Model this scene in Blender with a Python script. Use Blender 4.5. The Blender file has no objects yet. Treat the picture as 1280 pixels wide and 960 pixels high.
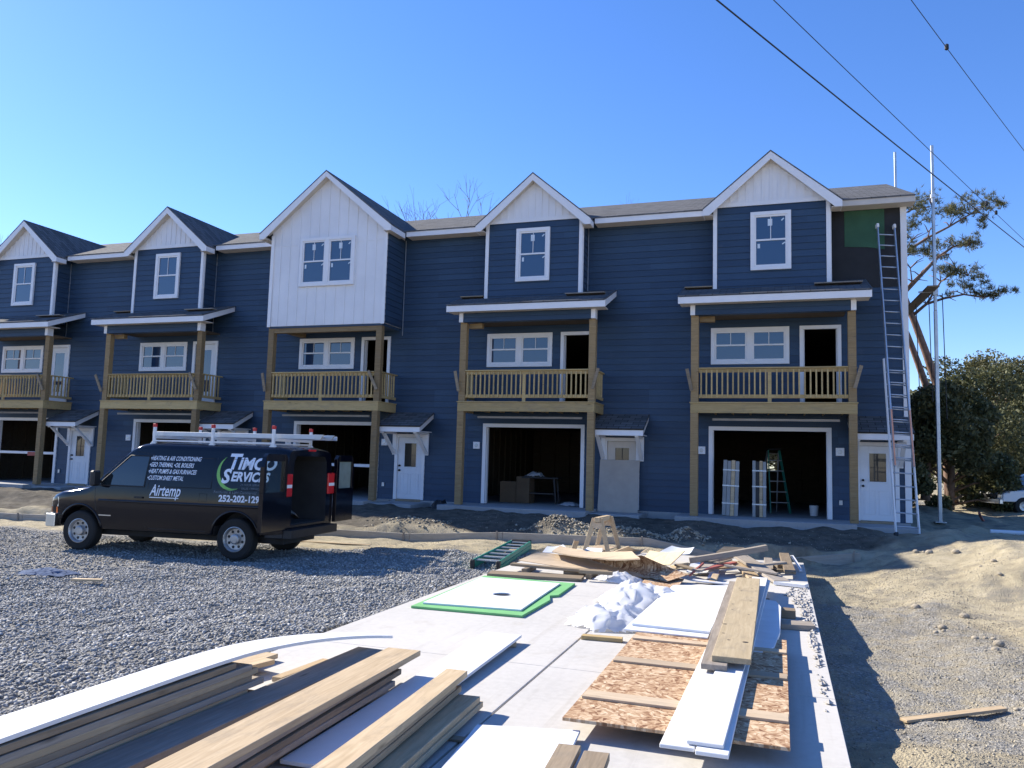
import bpy, bmesh, math, random
import numpy as np
from mathutils import Vector, Matrix, noise
random.seed(7); RNG=np.random.default_rng(7)
sc=bpy.context.scene; col=sc.collection
R_=math.radians
# ------------------------------------------------------------------ camera
CF,CYAW,CPIT,CROL=992.76,R_(18.7687),R_(5.3813),R_(1.5752); CP=Vector((-1.3565,-21.693,1.95))
_fw=Vector((-math.sin(CYAW)*math.cos(CPIT),math.cos(CYAW)*math.cos(CPIT),math.sin(CPIT)))
_r=Vector((math.cos(CYAW),math.sin(CYAW),0)); _u=_r.cross(_fw)
CR=_r*math.cos(CROL)+_u*math.sin(CROL); CU=-_r*math.sin(CROL)+_u*math.cos(CROL)
cd=bpy.data.cameras.new('camera'); cam=bpy.data.objects.new('camera',cd); col.objects.link(cam)
cd.sensor_width=36; cd.lens=CF/1280*36; cd.clip_end=3000
m=Matrix((CR,CU,-_fw)).transposed().to_4x4(); m.translation=CP; cam.matrix_world=m
sc.camera=cam
def ray(px,py): return CR*((px-640)/CF)-CU*((py-480)/CF)+_fw
def G(px,py,z): d=ray(px,py); return CP+d*((z-CP.z)/d.z)      # the place at height z seen at a photo pixel
def GD(px,py,D): return CP+ray(px,py)*D                          # ... at distance D
# ------------------------------------------------------------------ objects
def tag(o,label=None,cat=None,group=None,kind=None):
    if label: o['label']=label
    if cat: o['category']=cat
    if group: o['group']=group
    if kind: o['kind']=kind
    return o
def empty(name,loc=(0,0,0),rz=0):
    o=bpy.data.objects.new(name,None); col.objects.link(o); o.location=loc; o.rotation_euler=(0,0,rz); o.empty_display_size=.2
    return o
class MB:
    def __init__(s): s.v=[]; s.f=[]; s.m=[]; s.mi=0
    def add(s,vs,fs):
        b=len(s.v); s.v+= [tuple(v) for v in vs]; s.f+=[tuple(b+i for i in f) for f in fs]; s.m+=[s.mi]*len(fs); return s
    def box(s,x0,x1,y0,y1,z0,z1):
        return s.add([(x0,y0,z0),(x1,y0,z0),(x1,y1,z0),(x0,y1,z0),(x0,y0,z1),(x1,y0,z1),(x1,y1,z1),(x0,y1,z1)],
              [(0,3,2,1),(4,5,6,7),(0,1,5,4),(1,2,6,5),(2,3,7,6),(3,0,4,7)])
    def prism(s,pts,axis,a,b):      # polygon pts (2D) extruded along axis; axis 'x': pts=(y,z), 'y': pts=(x,z), 'z': (x,y)
        n=len(pts)
        def P(p,t): return (t,p[0],p[1]) if axis=='x' else ((p[0],t,p[1]) if axis=='y' else (p[0],p[1],t))
        vs=[P(p,a) for p in pts]+[P(p,b) for p in pts]
        return s.add(vs,[tuple(range(n))[::-1],tuple(range(n,2*n))]+[(i,(i+1)%n,n+(i+1)%n,n+i) for i in range(n)])
    def bar(s,A,B,w,h,up=(0,0,1)):  # rectangular bar between two points
        A=Vector(A);B=Vector(B);d=(B-A).normalized();up=Vector(up)
        if abs(d.dot(up))>.98: up=Vector((0,1,0))
        x=d.cross(up).normalized();y=x.cross(d)
        o=[(-w/2,-h/2),(w/2,-h/2),(w/2,h/2),(-w/2,h/2)]
        vs=[A+x*a+y*b for a,b in o]+[B+x*a+y*b for a,b in o]
        return s.add(vs,[(0,1,2,3),(7,6,5,4),(0,4,5,1),(1,5,6,2),(2,6,7,3),(3,7,4,0)])
    def tube(s,pts,r,n=8,cap=True):
        pts=[Vector(p) for p in pts]; rs=r if isinstance(r,(list,tuple)) else [r]*len(pts)
        b=[];x=None
        for i,p in enumerate(pts):
            d=(pts[min(i+1,len(pts)-1)]-pts[max(i-1,0)]).normalized()
            if x is None: x=d.orthogonal().normalized()
            else: x=(x-d*x.dot(d)).normalized()
            y=d.cross(x)
            b+=[p+(x*math.cos(2*math.pi*k/n)+y*math.sin(2*math.pi*k/n))*rs[i] for k in range(n)]
        fs=[(i*n+k,i*n+(k+1)%n,(i+1)*n+(k+1)%n,(i+1)*n+k) for i in range(len(pts)-1) for k in range(n)]
        if cap: fs+=[tuple(range(n))[::-1],tuple((len(pts)-1)*n+k for k in range(n))]
        return s.add(b,fs)
    def lathe(s,prof,n=24,axis='y',c=(0,0,0),cap=True):   # prof: (radius, along-axis)
        vs=[]
        for r,t in prof:
            for k in range(n):
                a=2*math.pi*k/n
                p=(r*math.cos(a),t,r*math.sin(a)) if axis=='y' else ((r*math.cos(a),r*math.sin(a),t) if axis=='z' else (t,r*math.cos(a),r*math.sin(a)))
                vs.append((p[0]+c[0],p[1]+c[1],p[2]+c[2]))
        fs=[(i*n+k,i*n+(k+1)%n,(i+1)*n+(k+1)%n,(i+1)*n+k) for i in range(len(prof)-1) for k in range(n)]
        if cap: fs+=[tuple(range(n))[::-1],tuple((len(prof)-1)*n+k for k in range(n))]
        return s.add(vs,fs)
    def mesh(s,name,mats,smooth=False):
        me=bpy.data.meshes.new(name); me.from_pydata(s.v,[],s.f)
        for q in (mats if isinstance(mats,(list,tuple)) else [mats]): me.materials.append(q)
        me.polygons.foreach_set('material_index',s.m)
        if smooth: me.polygons.foreach_set('use_smooth',[True]*len(me.polygons))
        me.validate(); me.update(); return me
    def build(s,name,mats,parent=None,smooth=False,bevel=0,recalc=True):
        me=s.mesh(name,mats,smooth)
        if bevel or recalc:
            bm=bmesh.new(); bm.from_mesh(me)
            if recalc: bmesh.ops.recalc_face_normals(bm,faces=bm.faces[:])
            if bevel: bmesh.ops.bevel(bm,geom=[e for e in bm.edges if len(e.link_faces)==2 and e.calc_face_angle(0)>.35],offset=bevel,segments=1,affect='EDGES',profile=.5)
            bm.to_mesh(me); bm.free()
        o=bpy.data.objects.new(name,me); col.objects.link(o)
        if parent: o.parent=parent
        return o
def put(name,me,parent=None):
    o=bpy.data.objects.new(name,me); col.objects.link(o)
    if parent: o.parent=parent
    return o
def copy_tree(o,parent=None):
    c=o.copy(); col.objects.link(c); c.parent=parent
    for ch in list(o.children): copy_tree(ch,c)
    return c
# ------------------------------------------------------------------ materials
MAT={}
class NT:
    def __init__(s,name):
        s.m=bpy.data.materials.new(name); s.m.use_nodes=True; s.n=s.m.node_tree; s.b=s.n.nodes['Principled BSDF']; MAT[name]=s.m
    def N(s,t,**k):
        n=s.n.nodes.new(t)
        for a,b in k.items():
            if a.startswith('i_'):
                key=a[2:]; key=int(key) if key.isdigit() else key.replace('_',' ')
                n.inputs[key].default_value=b
            else: setattr(n,a,b)
        return n
    def L(s,a,b): s.n.links.new(a,b)
    def coord(s,kind='Object',scale=(1,1,1),rnd=False):
        t=s.N('ShaderNodeTexCoord'); mp=s.N('ShaderNodeMapping'); mp.inputs['Scale'].default_value=scale; s.L(t.outputs[kind],mp.inputs['Vector'])
        if rnd:
            oi=s.N('ShaderNodeObjectInfo'); mu=s.N('ShaderNodeMath',operation='MULTIPLY',i_1=37.); s.L(oi.outputs['Random'],mu.inputs[0])
            s.L(mu.outputs[0],mp.inputs['Location'])
        return mp.outputs[0]
    def noise(s,vec,scale,detail=4,rough=.55,dist=0):
        n=s.N('ShaderNodeTexNoise'); n.inputs['Scale'].default_value=scale; n.inputs['Detail'].default_value=detail; n.inputs['Roughness'].default_value=rough; n.inputs['Distortion'].default_value=dist
        s.L(vec,n.inputs['Vector']); return n.outputs['Fac']
    def ramp(s,fac,stops):
        n=s.N('ShaderNodeValToRGB'); e=n.color_ramp.elements
        while len(e)<len(stops): e.new(.5)
        for q,(p,c) in zip(e,stops): q.position=p; q.color=(*c,1) if len(c)==3 else c
        s.L(fac,n.inputs['Fac']); return n.outputs['Color']
    def mix(s,fac,a,b,mode='MIX'):
        n=s.N('ShaderNodeMix',data_type='RGBA',blend_type=mode)
        for i,v in ((0,fac),(6,a),(7,b)):
            if hasattr(v,'is_output'): s.L(v,n.inputs[i])
            else: n.inputs[i].default_value=v if i==0 else (*v,1)
        return n.outputs[2]
    def math(s,op,a,b=0.):
        n=s.N('ShaderNodeMath',operation=op)
        for i,v in enumerate((a,b)):
            if hasattr(v,'is_output'): s.L(v,n.inputs[i])
            else: n.inputs[i].default_value=v
        return n.outputs[0]
    def bump(s,h,strength=.3,dist=.02):
        n=s.N('ShaderNodeBump'); n.inputs['Strength'].default_value=strength; n.inputs['Distance'].default_value=dist; s.L(h,n.inputs['Height']); s.L(n.outputs[0],s.b.inputs['Normal'])
    def set(s,color=None,rough=.6,metal=0,spec=.4,ior=None):
        if color is not None:
            if hasattr(color,'is_output'): s.L(color,s.b.inputs['Base Color'])
            else: s.b.inputs['Base Color'].default_value=(*color,1)
        s.b.inputs['Roughness'].default_value=rough; s.b.inputs['Metallic'].default_value=metal; s.b.inputs['Specular IOR Level'].default_value=spec
        if ior: s.b.inputs['IOR'].default_value=ior
        return s.m
def plain(name,c,rough=.6,metal=0,spec=.4,var=.12,scale=3.,ior=None,bump=0):
    t=NT(name); v=t.coord('Object',rnd=True); f=t.noise(v,scale,5)
    cc=t.ramp(f,[(.3,tuple(x*(1-var) for x in c)),(.7,tuple(min(1,x*(1+var)) for x in c))])
    if bump: t.bump(t.noise(v,scale*25,3),bump,.004)
    return t.set(cc,rough,metal,spec,ior)
def wood(name,dark,light,rough=.75,grain=1.,knot=True):
    t=NT(name); v=t.coord('Object',(1.2,14,14),rnd=True)
    n1=t.noise(v,1.6*grain,6,.6,1.2); n2=t.noise(t.coord('Object',(.6,40,40),rnd=True),2.2,3)
    c=t.ramp(n1,[(.25,dark),(.55,tuple((a+b)/2 for a,b in zip(dark,light))),(.8,light)])
    c=t.mix(t.math('MULTIPLY',n2,.35),c,tuple(x*.55 for x in dark))
    if knot:
        vo=t.N('ShaderNodeTexVoronoi'); vo.inputs['Scale'].default_value=1.; t.L(t.coord('Object',(1.6,7,7),rnd=True),vo.inputs['Vector'])
        k=t.ramp(vo.outputs['Distance'],[(.03,(1,1,1)),(.13,(0,0,0))]); kk=t.N('ShaderNodeRGBToBW'); t.L(k,kk.inputs[0])
        c=t.mix(t.math('MULTIPLY',kk.outputs[0],.7),c,tuple(x*.3 for x in dark))
    oi=t.N('ShaderNodeObjectInfo'); tone=t.ramp(oi.outputs['Random'],[(0,(.78,.76,.74)),(1,(1.1,1.08,1.04))])
    c=t.mix(1.,c,tone,'MULTIPLY'); gd=t.ramp(t.noise(t.coord('Object',(1,2.5,2.5),rnd=True),2.2,7,.72,.6),[(.52,(0,0,0)),(.70,(1,1,1))]); gb_=t.N('ShaderNodeRGBToBW'); t.L(gd,gb_.inputs[0]); c=t.mix(t.math('MULTIPLY',gb_.outputs[0],.38),c,(.17,.15,.125)); t.bump(n1,.3,.004)
    return t.set(c,rough,0,.25)
wood('lumber',(.46,.345,.21),(.74,.59,.40))
wood('aged_plank',(.48,.385,.24),(.72,.60,.40))
wood('form_wood',(.33,.30,.26),(.48,.45,.40),knot=False)
wood('weathered_lumber',(.22,.17,.115),(.44,.355,.255))
wood('grey_lumber',(.27,.235,.20),(.48,.43,.37))
wood('treated_wood',(.46,.335,.15),(.66,.50,.26))
wood('post_wood',(.25,.17,.085),(.44,.32,.175))
wood('plywood',(.50,.385,.265),(.68,.56,.41),knot=False)
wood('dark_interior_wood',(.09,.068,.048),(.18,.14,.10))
plain('white_trim',(.76,.76,.78),.45,spec=.4,var=.03)
plain('white_board',(.70,.70,.70),.5,var=.09,scale=2)
plain('white_panel',(.69,.71,.73),.55,var=.07,scale=4)
plain('foam_green',(.16,.42,.16),.8,var=.1)
plain('soffit',(.58,.53,.47),.7,var=.05)
plain('white_paint_door',(.72,.74,.78),.45,var=.03)
plain('door_cream',(.60,.55,.50),.5,var=.05)
plain('black_rubber',(.018,.018,.018),.85,var=.2,bump=.3)
plain('chrome',(.62,.63,.64),.3,metal=1,var=.08)
plain('wheel_steel',(.42,.42,.42),.42,metal=.7,var=.2,scale=9)
plain('aluminium',(.46,.50,.56),.4,metal=.7,var=.1)
plain('white_steel',(.75,.75,.75),.4,var=.05)
plain('galvanised',(.50,.53,.56),.42,metal=.8,var=.15)
plain('dark_plastic',(.02,.02,.022),.5,var=.15)
plain('van_interior',(.03,.03,.032),.8,var=.2)
plain('tail_red',(.55,.02,.025),.2,var=.1)
plain('red_plastic',(.5,.03,.03),.4,var=.1)
plain('orange_lens',(.75,.16,.02),.25,var=.1)
plain('lettering_white',(.75,.80,.88),.5,var=.02)
plain('lettering_green',(.22,.50,.12),.5,var=.15)
plain('lettering_dim',(.17,.20,.23),.5,var=.1)
plain('sheathing_green',(.038,.105,.062),.85,var=.18,scale=2)
plain('housewrap_black',(.014,.014,.016),.6,var=.3)
plain('trim_grey',(.27,.28,.28),.5,var=.15)
plain('painted_reflection_glass',(.20,.25,.24),.08,var=.2,ior=1.8)  # pale tint stands in for the bright ground and sky it reflects
plain('grey_sheet',(.40,.355,.31),.8,var=.08)
plain('ladder_green',(.03,.22,.16),.45,var=.15)
plain('ladder_orange',(.62,.30,.20),.5,var=.15)
plain('clod',(.33,.285,.215),.95,var=.3,scale=20,bump=.5)
plain('cardboard',(.13,.085,.05),.85,var=.15)
plain('drywall',(.30,.27,.23),.9,var=.1)
plain('red_dust',(.35,.10,.08),.7,var=.2)
plain('wire',(.012,.012,.014),.5,var=.1)
plain('blue_trash',(.10,.13,.20),.95,spec=.05,var=.3,scale=20)
plain('bark',(.17,.115,.085),.9,var=.35,scale=9,bump=.6)
plain('bark_red',(.20,.13,.10),.9,var=.35,scale=7,bump=.6)
plain('twig',(.24,.20,.18),.9,var=.2)
plain('sticker',(.6,.68,.75),.6,var=.1)
# glass
t=NT('window_glass'); v=t.coord('Object',rnd=True); t.bump(t.noise(v,1.1,2),.05,.05); t.set((.018,.045,.10),.03,0,.5,1.95)
t=NT('door_glass'); t.set((.05,.05,.045),.06,0,.5,1.6)
t=NT('vehicle_glass'); t.set((.012,.017,.02),.03,0,.5,1.8)
t=NT('clear_glass'); t.b.inputs['Transmission Weight'].default_value=1; t.set((.75,.85,.82),.02,0,.5,1.2)
# siding
def siding_mat(name,c):
    t=NT(name); v=t.coord('Object',(1,1,1)); n=t.noise(t.coord('Object',(2,2,60)),1.5,5); g=t.noise(v,.8,4)
    sp=t.N('ShaderNodeSeparateXYZ'); t.L(v,sp.inputs[0]); cb=t.N('ShaderNodeCombineXYZ'); t.L(t.math('ADD',sp.outputs['X'],sp.outputs['Y']),cb.inputs[0]); t.L(t.math('ADD',sp.outputs['Z'],-.62+.35),cb.inputs[1])
    br=t.N('ShaderNodeTexBrick'); br.offset=.37; br.offset_frequency=3; br.inputs['Scale'].default_value=1; br.inputs['Brick Width'].default_value=3.66; br.inputs['Row Height'].default_value=.175; br.inputs['Mortar Size'].default_value=.0022
    br.inputs['Color1'].default_value=(.84,.84,.86,1); br.inputs['Color2'].default_value=(1.14,1.14,1.12,1); br.inputs['Mortar'].default_value=(.45,.45,.5,1); t.L(cb.outputs[0],br.inputs['Vector'])
    cc=t.ramp(t.math('ADD',t.math('MULTIPLY',n,.5),t.math('MULTIPLY',g,.5)),[(.3,tuple(x*.84 for x in c)),(.7,tuple(x*1.18 for x in c))])
    cc=t.mix(1.,cc,br.outputs['Color'],'MULTIPLY'); d=t.ramp(t.noise(v,2.6,7,.7),[(.62,(0,0,0)),(.85,(1,1,1))]); bw=t.N('ShaderNodeRGBToBW'); t.L(d,bw.inputs[0]); cc=t.mix(t.math('MULTIPLY',bw.outputs[0],.16),cc,(.22,.20,.17))
    t.bump(t.math('ADD',n,t.math('MULTIPLY',g,2.)),.3,.004); t.set(cc,.5,0,.35)
siding_mat('siding_navy',(.030,.060,.110))
t=NT('board_batten'); v=t.coord('Object'); t.set(t.ramp(t.noise(v,1.2,4),[(.3,(.70,.70,.72)),(.7,(.78,.78,.80))]),.5,0,.35)
# shingles
t=NT('shingles'); v=t.coord('Object'); br=t.N('ShaderNodeTexBrick'); br.inputs['Scale'].default_value=1.; br.inputs['Brick Width'].default_value=.33; br.inputs['Row Height'].default_value=.14; br.inputs['Mortar Size'].default_value=.008
br.inputs['Color1'].default_value=(.112,.116,.122,1); br.inputs['Color2'].default_value=(.185,.19,.198,1); br.inputs['Mortar'].default_value=(.04,.035,.03,1); t.L(v,br.inputs['Vector'])
cc=t.mix(t.math('MULTIPLY',t.noise(v,60,2),.5),br.outputs['Color'],(.05,.045,.04)); t.bump(br.outputs['Fac'],.6,.01); t.set(cc,.95,0,.1)
# vehicle paint
t=NT('van_paint'); v=t.coord('Object'); d=t.noise(v,2.5,6,.65); sep=t.N('ShaderNodeSeparateXYZ'); t.L(v,sep.inputs[0])
low=t.math('MULTIPLY',t.math('SUBTRACT',1.0,sep.outputs['Z']),.9); lo=t.N('ShaderNodeClamp'); t.L(low,lo.inputs[0])
t.L(t.mix(t.math('MULTIPLY',lo.outputs[0],t.math('MULTIPLY',d,.16)),(.003,.004,.009),(.08,.07,.055)),t.b.inputs['Base Color'])
t.L(t.math('ADD',t.math('MULTIPLY',lo.outputs[0],.25),t.math('MULTIPLY',d,.16)),t.b.inputs['Roughness']); t.b.inputs['Coat Weight'].default_value=.0; t.b.inputs['Specular IOR Level'].default_value=.42
t=NT('truck_white'); t.set((.72,.72,.72),.3)
# concrete
def concrete(name,c,joint=False):
    t=NT(name); v=t.coord('Object'); a=t.noise(v,.45,6,.6); b=t.noise(v,14,5,.6); cgr=t.noise(v,160,2)
    f=t.math('ADD',t.math('MULTIPLY',a,.6),t.math('MULTIPLY',b,.4))
    cc=t.ramp(f,[(.3,tuple(x*.84 for x in c)),(.5,c),(.72,tuple(x*1.1 for x in c))])
    st=t.ramp(t.noise(v,1.7,5,.7,.5),[(.60,(0,0,0)),(.74,(1,1,1))]); bw=t.N('ShaderNodeRGBToBW'); t.L(st,bw.inputs[0])
    cc=t.mix(t.math('MULTIPLY',bw.outputs[0],.4),cc,(c[0]*.70,c[1]*.64,c[2]*.55))
    s2=t.ramp(t.noise(t.coord('Object',(6.5,.35,1)),1.1,6,.7),[(.56,(0,0,0)),(.72,(1,1,1))]); b2=t.N('ShaderNodeRGBToBW'); t.L(s2,b2.inputs[0]); cc=t.mix(t.math('MULTIPLY',b2.outputs[0],.28),cc,(c[0]*.62,c[1]*.57,c[2]*.50))
    s3=t.ramp(t.noise(v,9,6,.75),[(.66,(0,0,0)),(.72,(1,1,1))]); b3=t.N('ShaderNodeRGBToBW'); t.L(s3,b3.inputs[0]); cc=t.mix(t.math('MULTIPLY',b3.outputs[0],.35),cc,(c[0]*.6,c[1]*.55,c[2]*.47))
    t.bump(t.math('ADD',cgr,t.math('MULTIPLY',b,.6)),.2,.003); return t.set(cc,.9,0,.2)
concrete('concrete',(.50,.48,.445)); concrete('slab_concrete',(.34,.34,.34))
plain('concrete_rubble',(.40,.38,.35),.95,var=.25,scale=12)
# OSB
t=NT('osb'); v=t.coord('Object')
def flakes(cs,rot,off):
    vo=t.N('ShaderNodeTexVoronoi'); vo.inputs['Scale'].default_value=cs; mp=t.N('ShaderNodeMapping'); mp.inputs['Location'].default_value=(off,off,0); t.L(v,mp.inputs['Vector']); t.L(mp.outputs[0],vo.inputs['Vector'])
    sp=t.N('ShaderNodeSeparateColor'); t.L(vo.outputs['Color'],sp.inputs[0]); vr=t.N('ShaderNodeVectorRotate',rotation_type='Z_AXIS'); t.L(v,vr.inputs['Vector']); t.L(t.math('MULTIPLY',sp.outputs[0],3.1),vr.inputs['Angle'])
    m2=t.N('ShaderNodeMapping'); m2.inputs['Scale'].default_value=(11,42,1); t.L(vr.outputs[0],m2.inputs['Vector']); v2=t.N('ShaderNodeTexVoronoi'); v2.inputs['Scale'].default_value=1; t.L(m2.outputs[0],v2.inputs['Vector'])
    s2=t.N('ShaderNodeSeparateColor'); t.L(v2.outputs['Color'],s2.inputs[0]); return s2.outputs[0]
f1=flakes(13,.5,0); f2=flakes(10,.2,3.3)
f=t.math('ADD',t.math('MULTIPLY',f1,.6),t.math('MULTIPLY',f2,.4)); t.bump(f,.3,.003); t.set(t.ramp(f,[(.12,(.17,.08,.042)),(.32,(.34,.20,.11)),(.6,(.48,.325,.195)),(.88,(.64,.49,.33))]),.8,0,.2)
# plastic film
t=NT('plastic_film'); t.set((.82,.83,.86),.28,0,.5); tr=t.N('ShaderNodeBsdfTranslucent'); tr.inputs[0].default_value=(.8,.82,.86,1); tp=t.N('ShaderNodeBsdfTransparent'); mx=t.N('ShaderNodeMixShader'); mx.inputs[0].default_value=.35; t.L(t.b.outputs[0],mx.inputs[1]); t.L(tr.outputs[0],mx.inputs[2])
m2=t.N('ShaderNodeMixShader'); m2.inputs[0].default_value=.12; t.L(mx.outputs[0],m2.inputs[1]); t.L(tp.outputs[0],m2.inputs[2]); t.L(m2.outputs[0],t.n.nodes['Material Output'].inputs['Surface'])
# leaves
def leaf(name,c1,c2):
    t=NT(name); g=t.N('ShaderNodeNewGeometry'); c=t.ramp(g.outputs['Random Per Island'],[(0,c1),(.6,tuple((a+b)/2 for a,b in zip(c1,c2))),(1,c2)])
    t.set(c,.6,0,.3); tr=t.N('ShaderNodeBsdfTranslucent'); t.L(c,tr.inputs[0]); mx=t.N('ShaderNodeMixShader'); mx.inputs[0].default_value=.22
    t.L(t.b.outputs[0],mx.inputs[1]); t.L(tr.outputs[0],mx.inputs[2]); t.L(mx.outputs[0],t.n.nodes['Material Output'].inputs['Surface'])
leaf('leaf_dark',(.05,.06,.026),(.15,.15,.065)); leaf('leaf_olive',(.06,.065,.026),(.18,.165,.07)); leaf('needles',(.06,.072,.032),(.20,.19,.09)); leaf('leaf_dry',(.14,.115,.08),(.26,.21,.15))
# stones
def stone(name,a,b):
    t=NT(name); g=t.N('ShaderNodeNewGeometry'); t.set(t.ramp(g.outputs['Random Per Island'],[(0,a),(.75,tuple((x+y)/2 for x,y in zip(a,b))),(1,b)]),.85,0,.3)
stone('gravel_stone',(.16,.158,.15),(.48,.475,.455)); stone('sand_clod',(.22,.195,.15),(.50,.45,.35))
# ------------------------------------------------------------------ sky and sun
SUN_AZ=R_(165); SUN_EL=R_(33)   # direction to the sun, measured counter-clockwise from +x
w=bpy.data.worlds.new('World'); sc.world=w; w.use_nodes=True
sk=w.node_tree.nodes.new('ShaderNodeTexSky'); sk.sky_type='NISHITA'; sk.sun_disc=False; sk.sun_elevation=SUN_EL; sk.sun_rotation=R_(90)-SUN_AZ
sk.air_density=1.0; sk.dust_density=.1; sk.ozone_density=3.5; sk.altitude=0
bg=w.node_tree.nodes['Background']; bg.inputs[1].default_value=.10; tn=w.node_tree.nodes.new('ShaderNodeMix'); tn.data_type='RGBA'; tn.blend_type='MULTIPLY'; tn.inputs[0].default_value=1; tn.inputs[7].default_value=(.99,.985,1.20,1); w.node_tree.links.new(sk.outputs[0],tn.inputs[6])
hs=w.node_tree.nodes.new('ShaderNodeHueSaturation'); hs.inputs['Saturation'].default_value=1.14; w.node_tree.links.new(tn.outputs[2],hs.inputs['Color']); w.node_tree.links.new(hs.outputs[0],bg.inputs[0])
ld=bpy.data.lights.new('sun','SUN'); ld.energy=4.9; ld.angle=R_(.53); ld.color=(1,.925,.80); lo=bpy.data.objects.new('sun',ld); col.objects.link(lo)
sd=Vector((math.cos(SUN_EL)*math.cos(SUN_AZ),math.cos(SUN_EL)*math.sin(SUN_AZ),math.sin(SUN_EL)))
lo.rotation_euler=sd.to_track_quat('Z','Y').to_euler(); lo.location=(-20,5,30)
vs=sc.view_settings; vs.view_transform='Standard'; vs.look='None'; vs.gamma=1; vs.use_curve_mapping=False; vs.exposure=1.05
sc.cycles.max_bounces=6; sc.cycles.use_denoising=True
# ------------------------------------------------------------------ ground
def ss(a,b,x): t=np.clip((x-a)/(b-a),0,1); return t*t*(3-2*t)
CURB=[(-60,-9.6),(-21,-6.05),(-16,-5.5),(-11.3,-5.08),(-7.7,-4.89),(-4.85,-4.75),(-1,-4.34),(.3,-3.8),(2.6,-3.5)]
_cx=np.array([c[0] for c in CURB]); _cy=np.array([c[1] for c in CURB])
def curb_y(x): return np.interp(x,_cx,_cy)
MOUNDS=[(-6.2,-4.2,.40,.50,.34),(-5.5,-4.3,.20,.5,.3),(-3.3,-3.9,.26,.35,.28),(-4.4,-4.2,.17,.5,.3),(-9.6,-4.4,.12,.8,.3),(-18.5,-4.2,.14,1.5,.5),(-22,-4.4,.16,1.6,.5),(5.5,12.4,.62,.8,.8),(8.0,12.8,.5,1.8,.9),(3.9,11.6,.35,1.,.7),(3.6,8.6,.55,1.0,1.2),(10.2,12.0,.4,1.8,.9),
 (-.1,-15.3,.24,.55,.5),(.6,-16.4,.2,1.0,.5),(1.7,-17.6,.2,1.,.7),(2.6,-6.2,.22,1.1,.9),(3.8,-9.2,.24,.8,1.8),(1.5,-2.9,.20,1.1,1.0),(3.4,-2.4,.16,1.2,.8)]
def _nz(x,y,f,seed):   # cheap smooth value noise
    rs=np.random.default_rng(seed); g=rs.random((64,64)); X=x*f;Y=y*f; i=np.floor(X).astype(int);j=np.floor(Y).astype(int);a=X-i;b=Y-j;a=a*a*(3-2*a);b=b*b*(3-2*b)
    q=lambda i,j:g[i%64,j%64]
    return q(i,j)*(1-a)*(1-b)+q(i+1,j)*a*(1-b)+q(i,j+1)*(1-a)*b+q(i+1,j+1)*a*b-.5
def hground(x,y):
    x=np.asarray(x,float);y=np.asarray(y,float); yc=curb_y(x)
    lot=-.06+.14*ss(-9.5,-7,x)+.10*ss(-9.,-5.5,y)+.0*x
    right=-.24+.15*ss(-.2,1.2,x)+.40*ss(1.2,3.4,x)+.28*ss(3.4,6.5,x)+.30*ss(-8.5,-4.3,y)*ss(-2.,1.5,x)+.1*ss(-7,-4.5,y)
    h=np.where(x<-3.4,lot,right)
    north=.30+.21*ss(0,2.4,y-yc)
    n=ss(-.12,.12,y-yc); h=h*(1-n)+north*n
    far=ss(12,30,np.hypot(x+3,y+4)); h=h*(1-far*.0)
    for a,b,c,rx,ry in MOUNDS: h=h+c*np.exp(-((x-a)/rx)**2-((y-b)/ry)**2)
    rough=np.where(x>-.9,1.35+.6*ss(1.,3.,x),.75)+.9*((y>yc)&(y<3))
    fade=1-ss(30,60,np.hypot(x,y))
    h=h+fade*rough*(.09*_nz(x,y,.9,1)+.055*_nz(x,y,2.3,2)+.035*_nz(x,y,5.1,3))
    # tyre ruts on the sand at the right
    for k in (1.9,2.35,3.3): h=h-.05*np.exp(-((x-k-.12*(y+12))/.12)**2)*(x>0)*(y<-4.5)*(y>-17)
    for k in (-9.4,-11.1): h=h-.04*np.exp(-((y-k-.5*np.sin(x*.35))/.16)**2)*(x<-6.3)
    h=np.where((x>-30.6)&(x<1.7)&(y>-1.0)&(y<10.2),np.minimum(h,.5),h)
    h=np.where((x>-5.9)&(x<-.85)&(y<-5.4),np.minimum(h,.0),h)
    return h
def hg(x,y): return float(hground(np.array([x]),np.array([y]))[0])
def lines(a,b,step,ext):
    L=list(np.arange(a,b,step)); s=step; p=b
    while p<ext: L.append(p); s*=1.35; p+=s
    L.append(ext); s=step; p=a-step
    M=[]
    while p>-ext: M.append(p); s*=1.35; p-=s
    M.append(-ext); return np.array(M[::-1]+L)
gx=lines(-26,7,.09,420); gy=lines(-20.5,.6,.09,420)
X,Y=np.meshgrid(gx,gy); Z=hground(X,Y); nx,ny=len(gx),len(gy)
me=bpy.data.meshes.new('ground'); me.vertices.add(nx*ny); me.vertices.foreach_set('co',np.stack([X,Y,Z],-1).ravel())
i=np.arange((nx-1)*(ny-1)); r0=i//(nx-1)*nx+i%(nx-1); q=np.stack([r0,r0+1,r0+nx+1,r0+nx],-1).ravel()
me.loops.add(len(q)); me.loops.foreach_set('vertex_index',q); me.polygons.add(len(i)); me.polygons.foreach_set('loop_start',i*4); me.polygons.foreach_set('use_smooth',[True]*len(i)); me.update(); me.validate()
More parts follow.
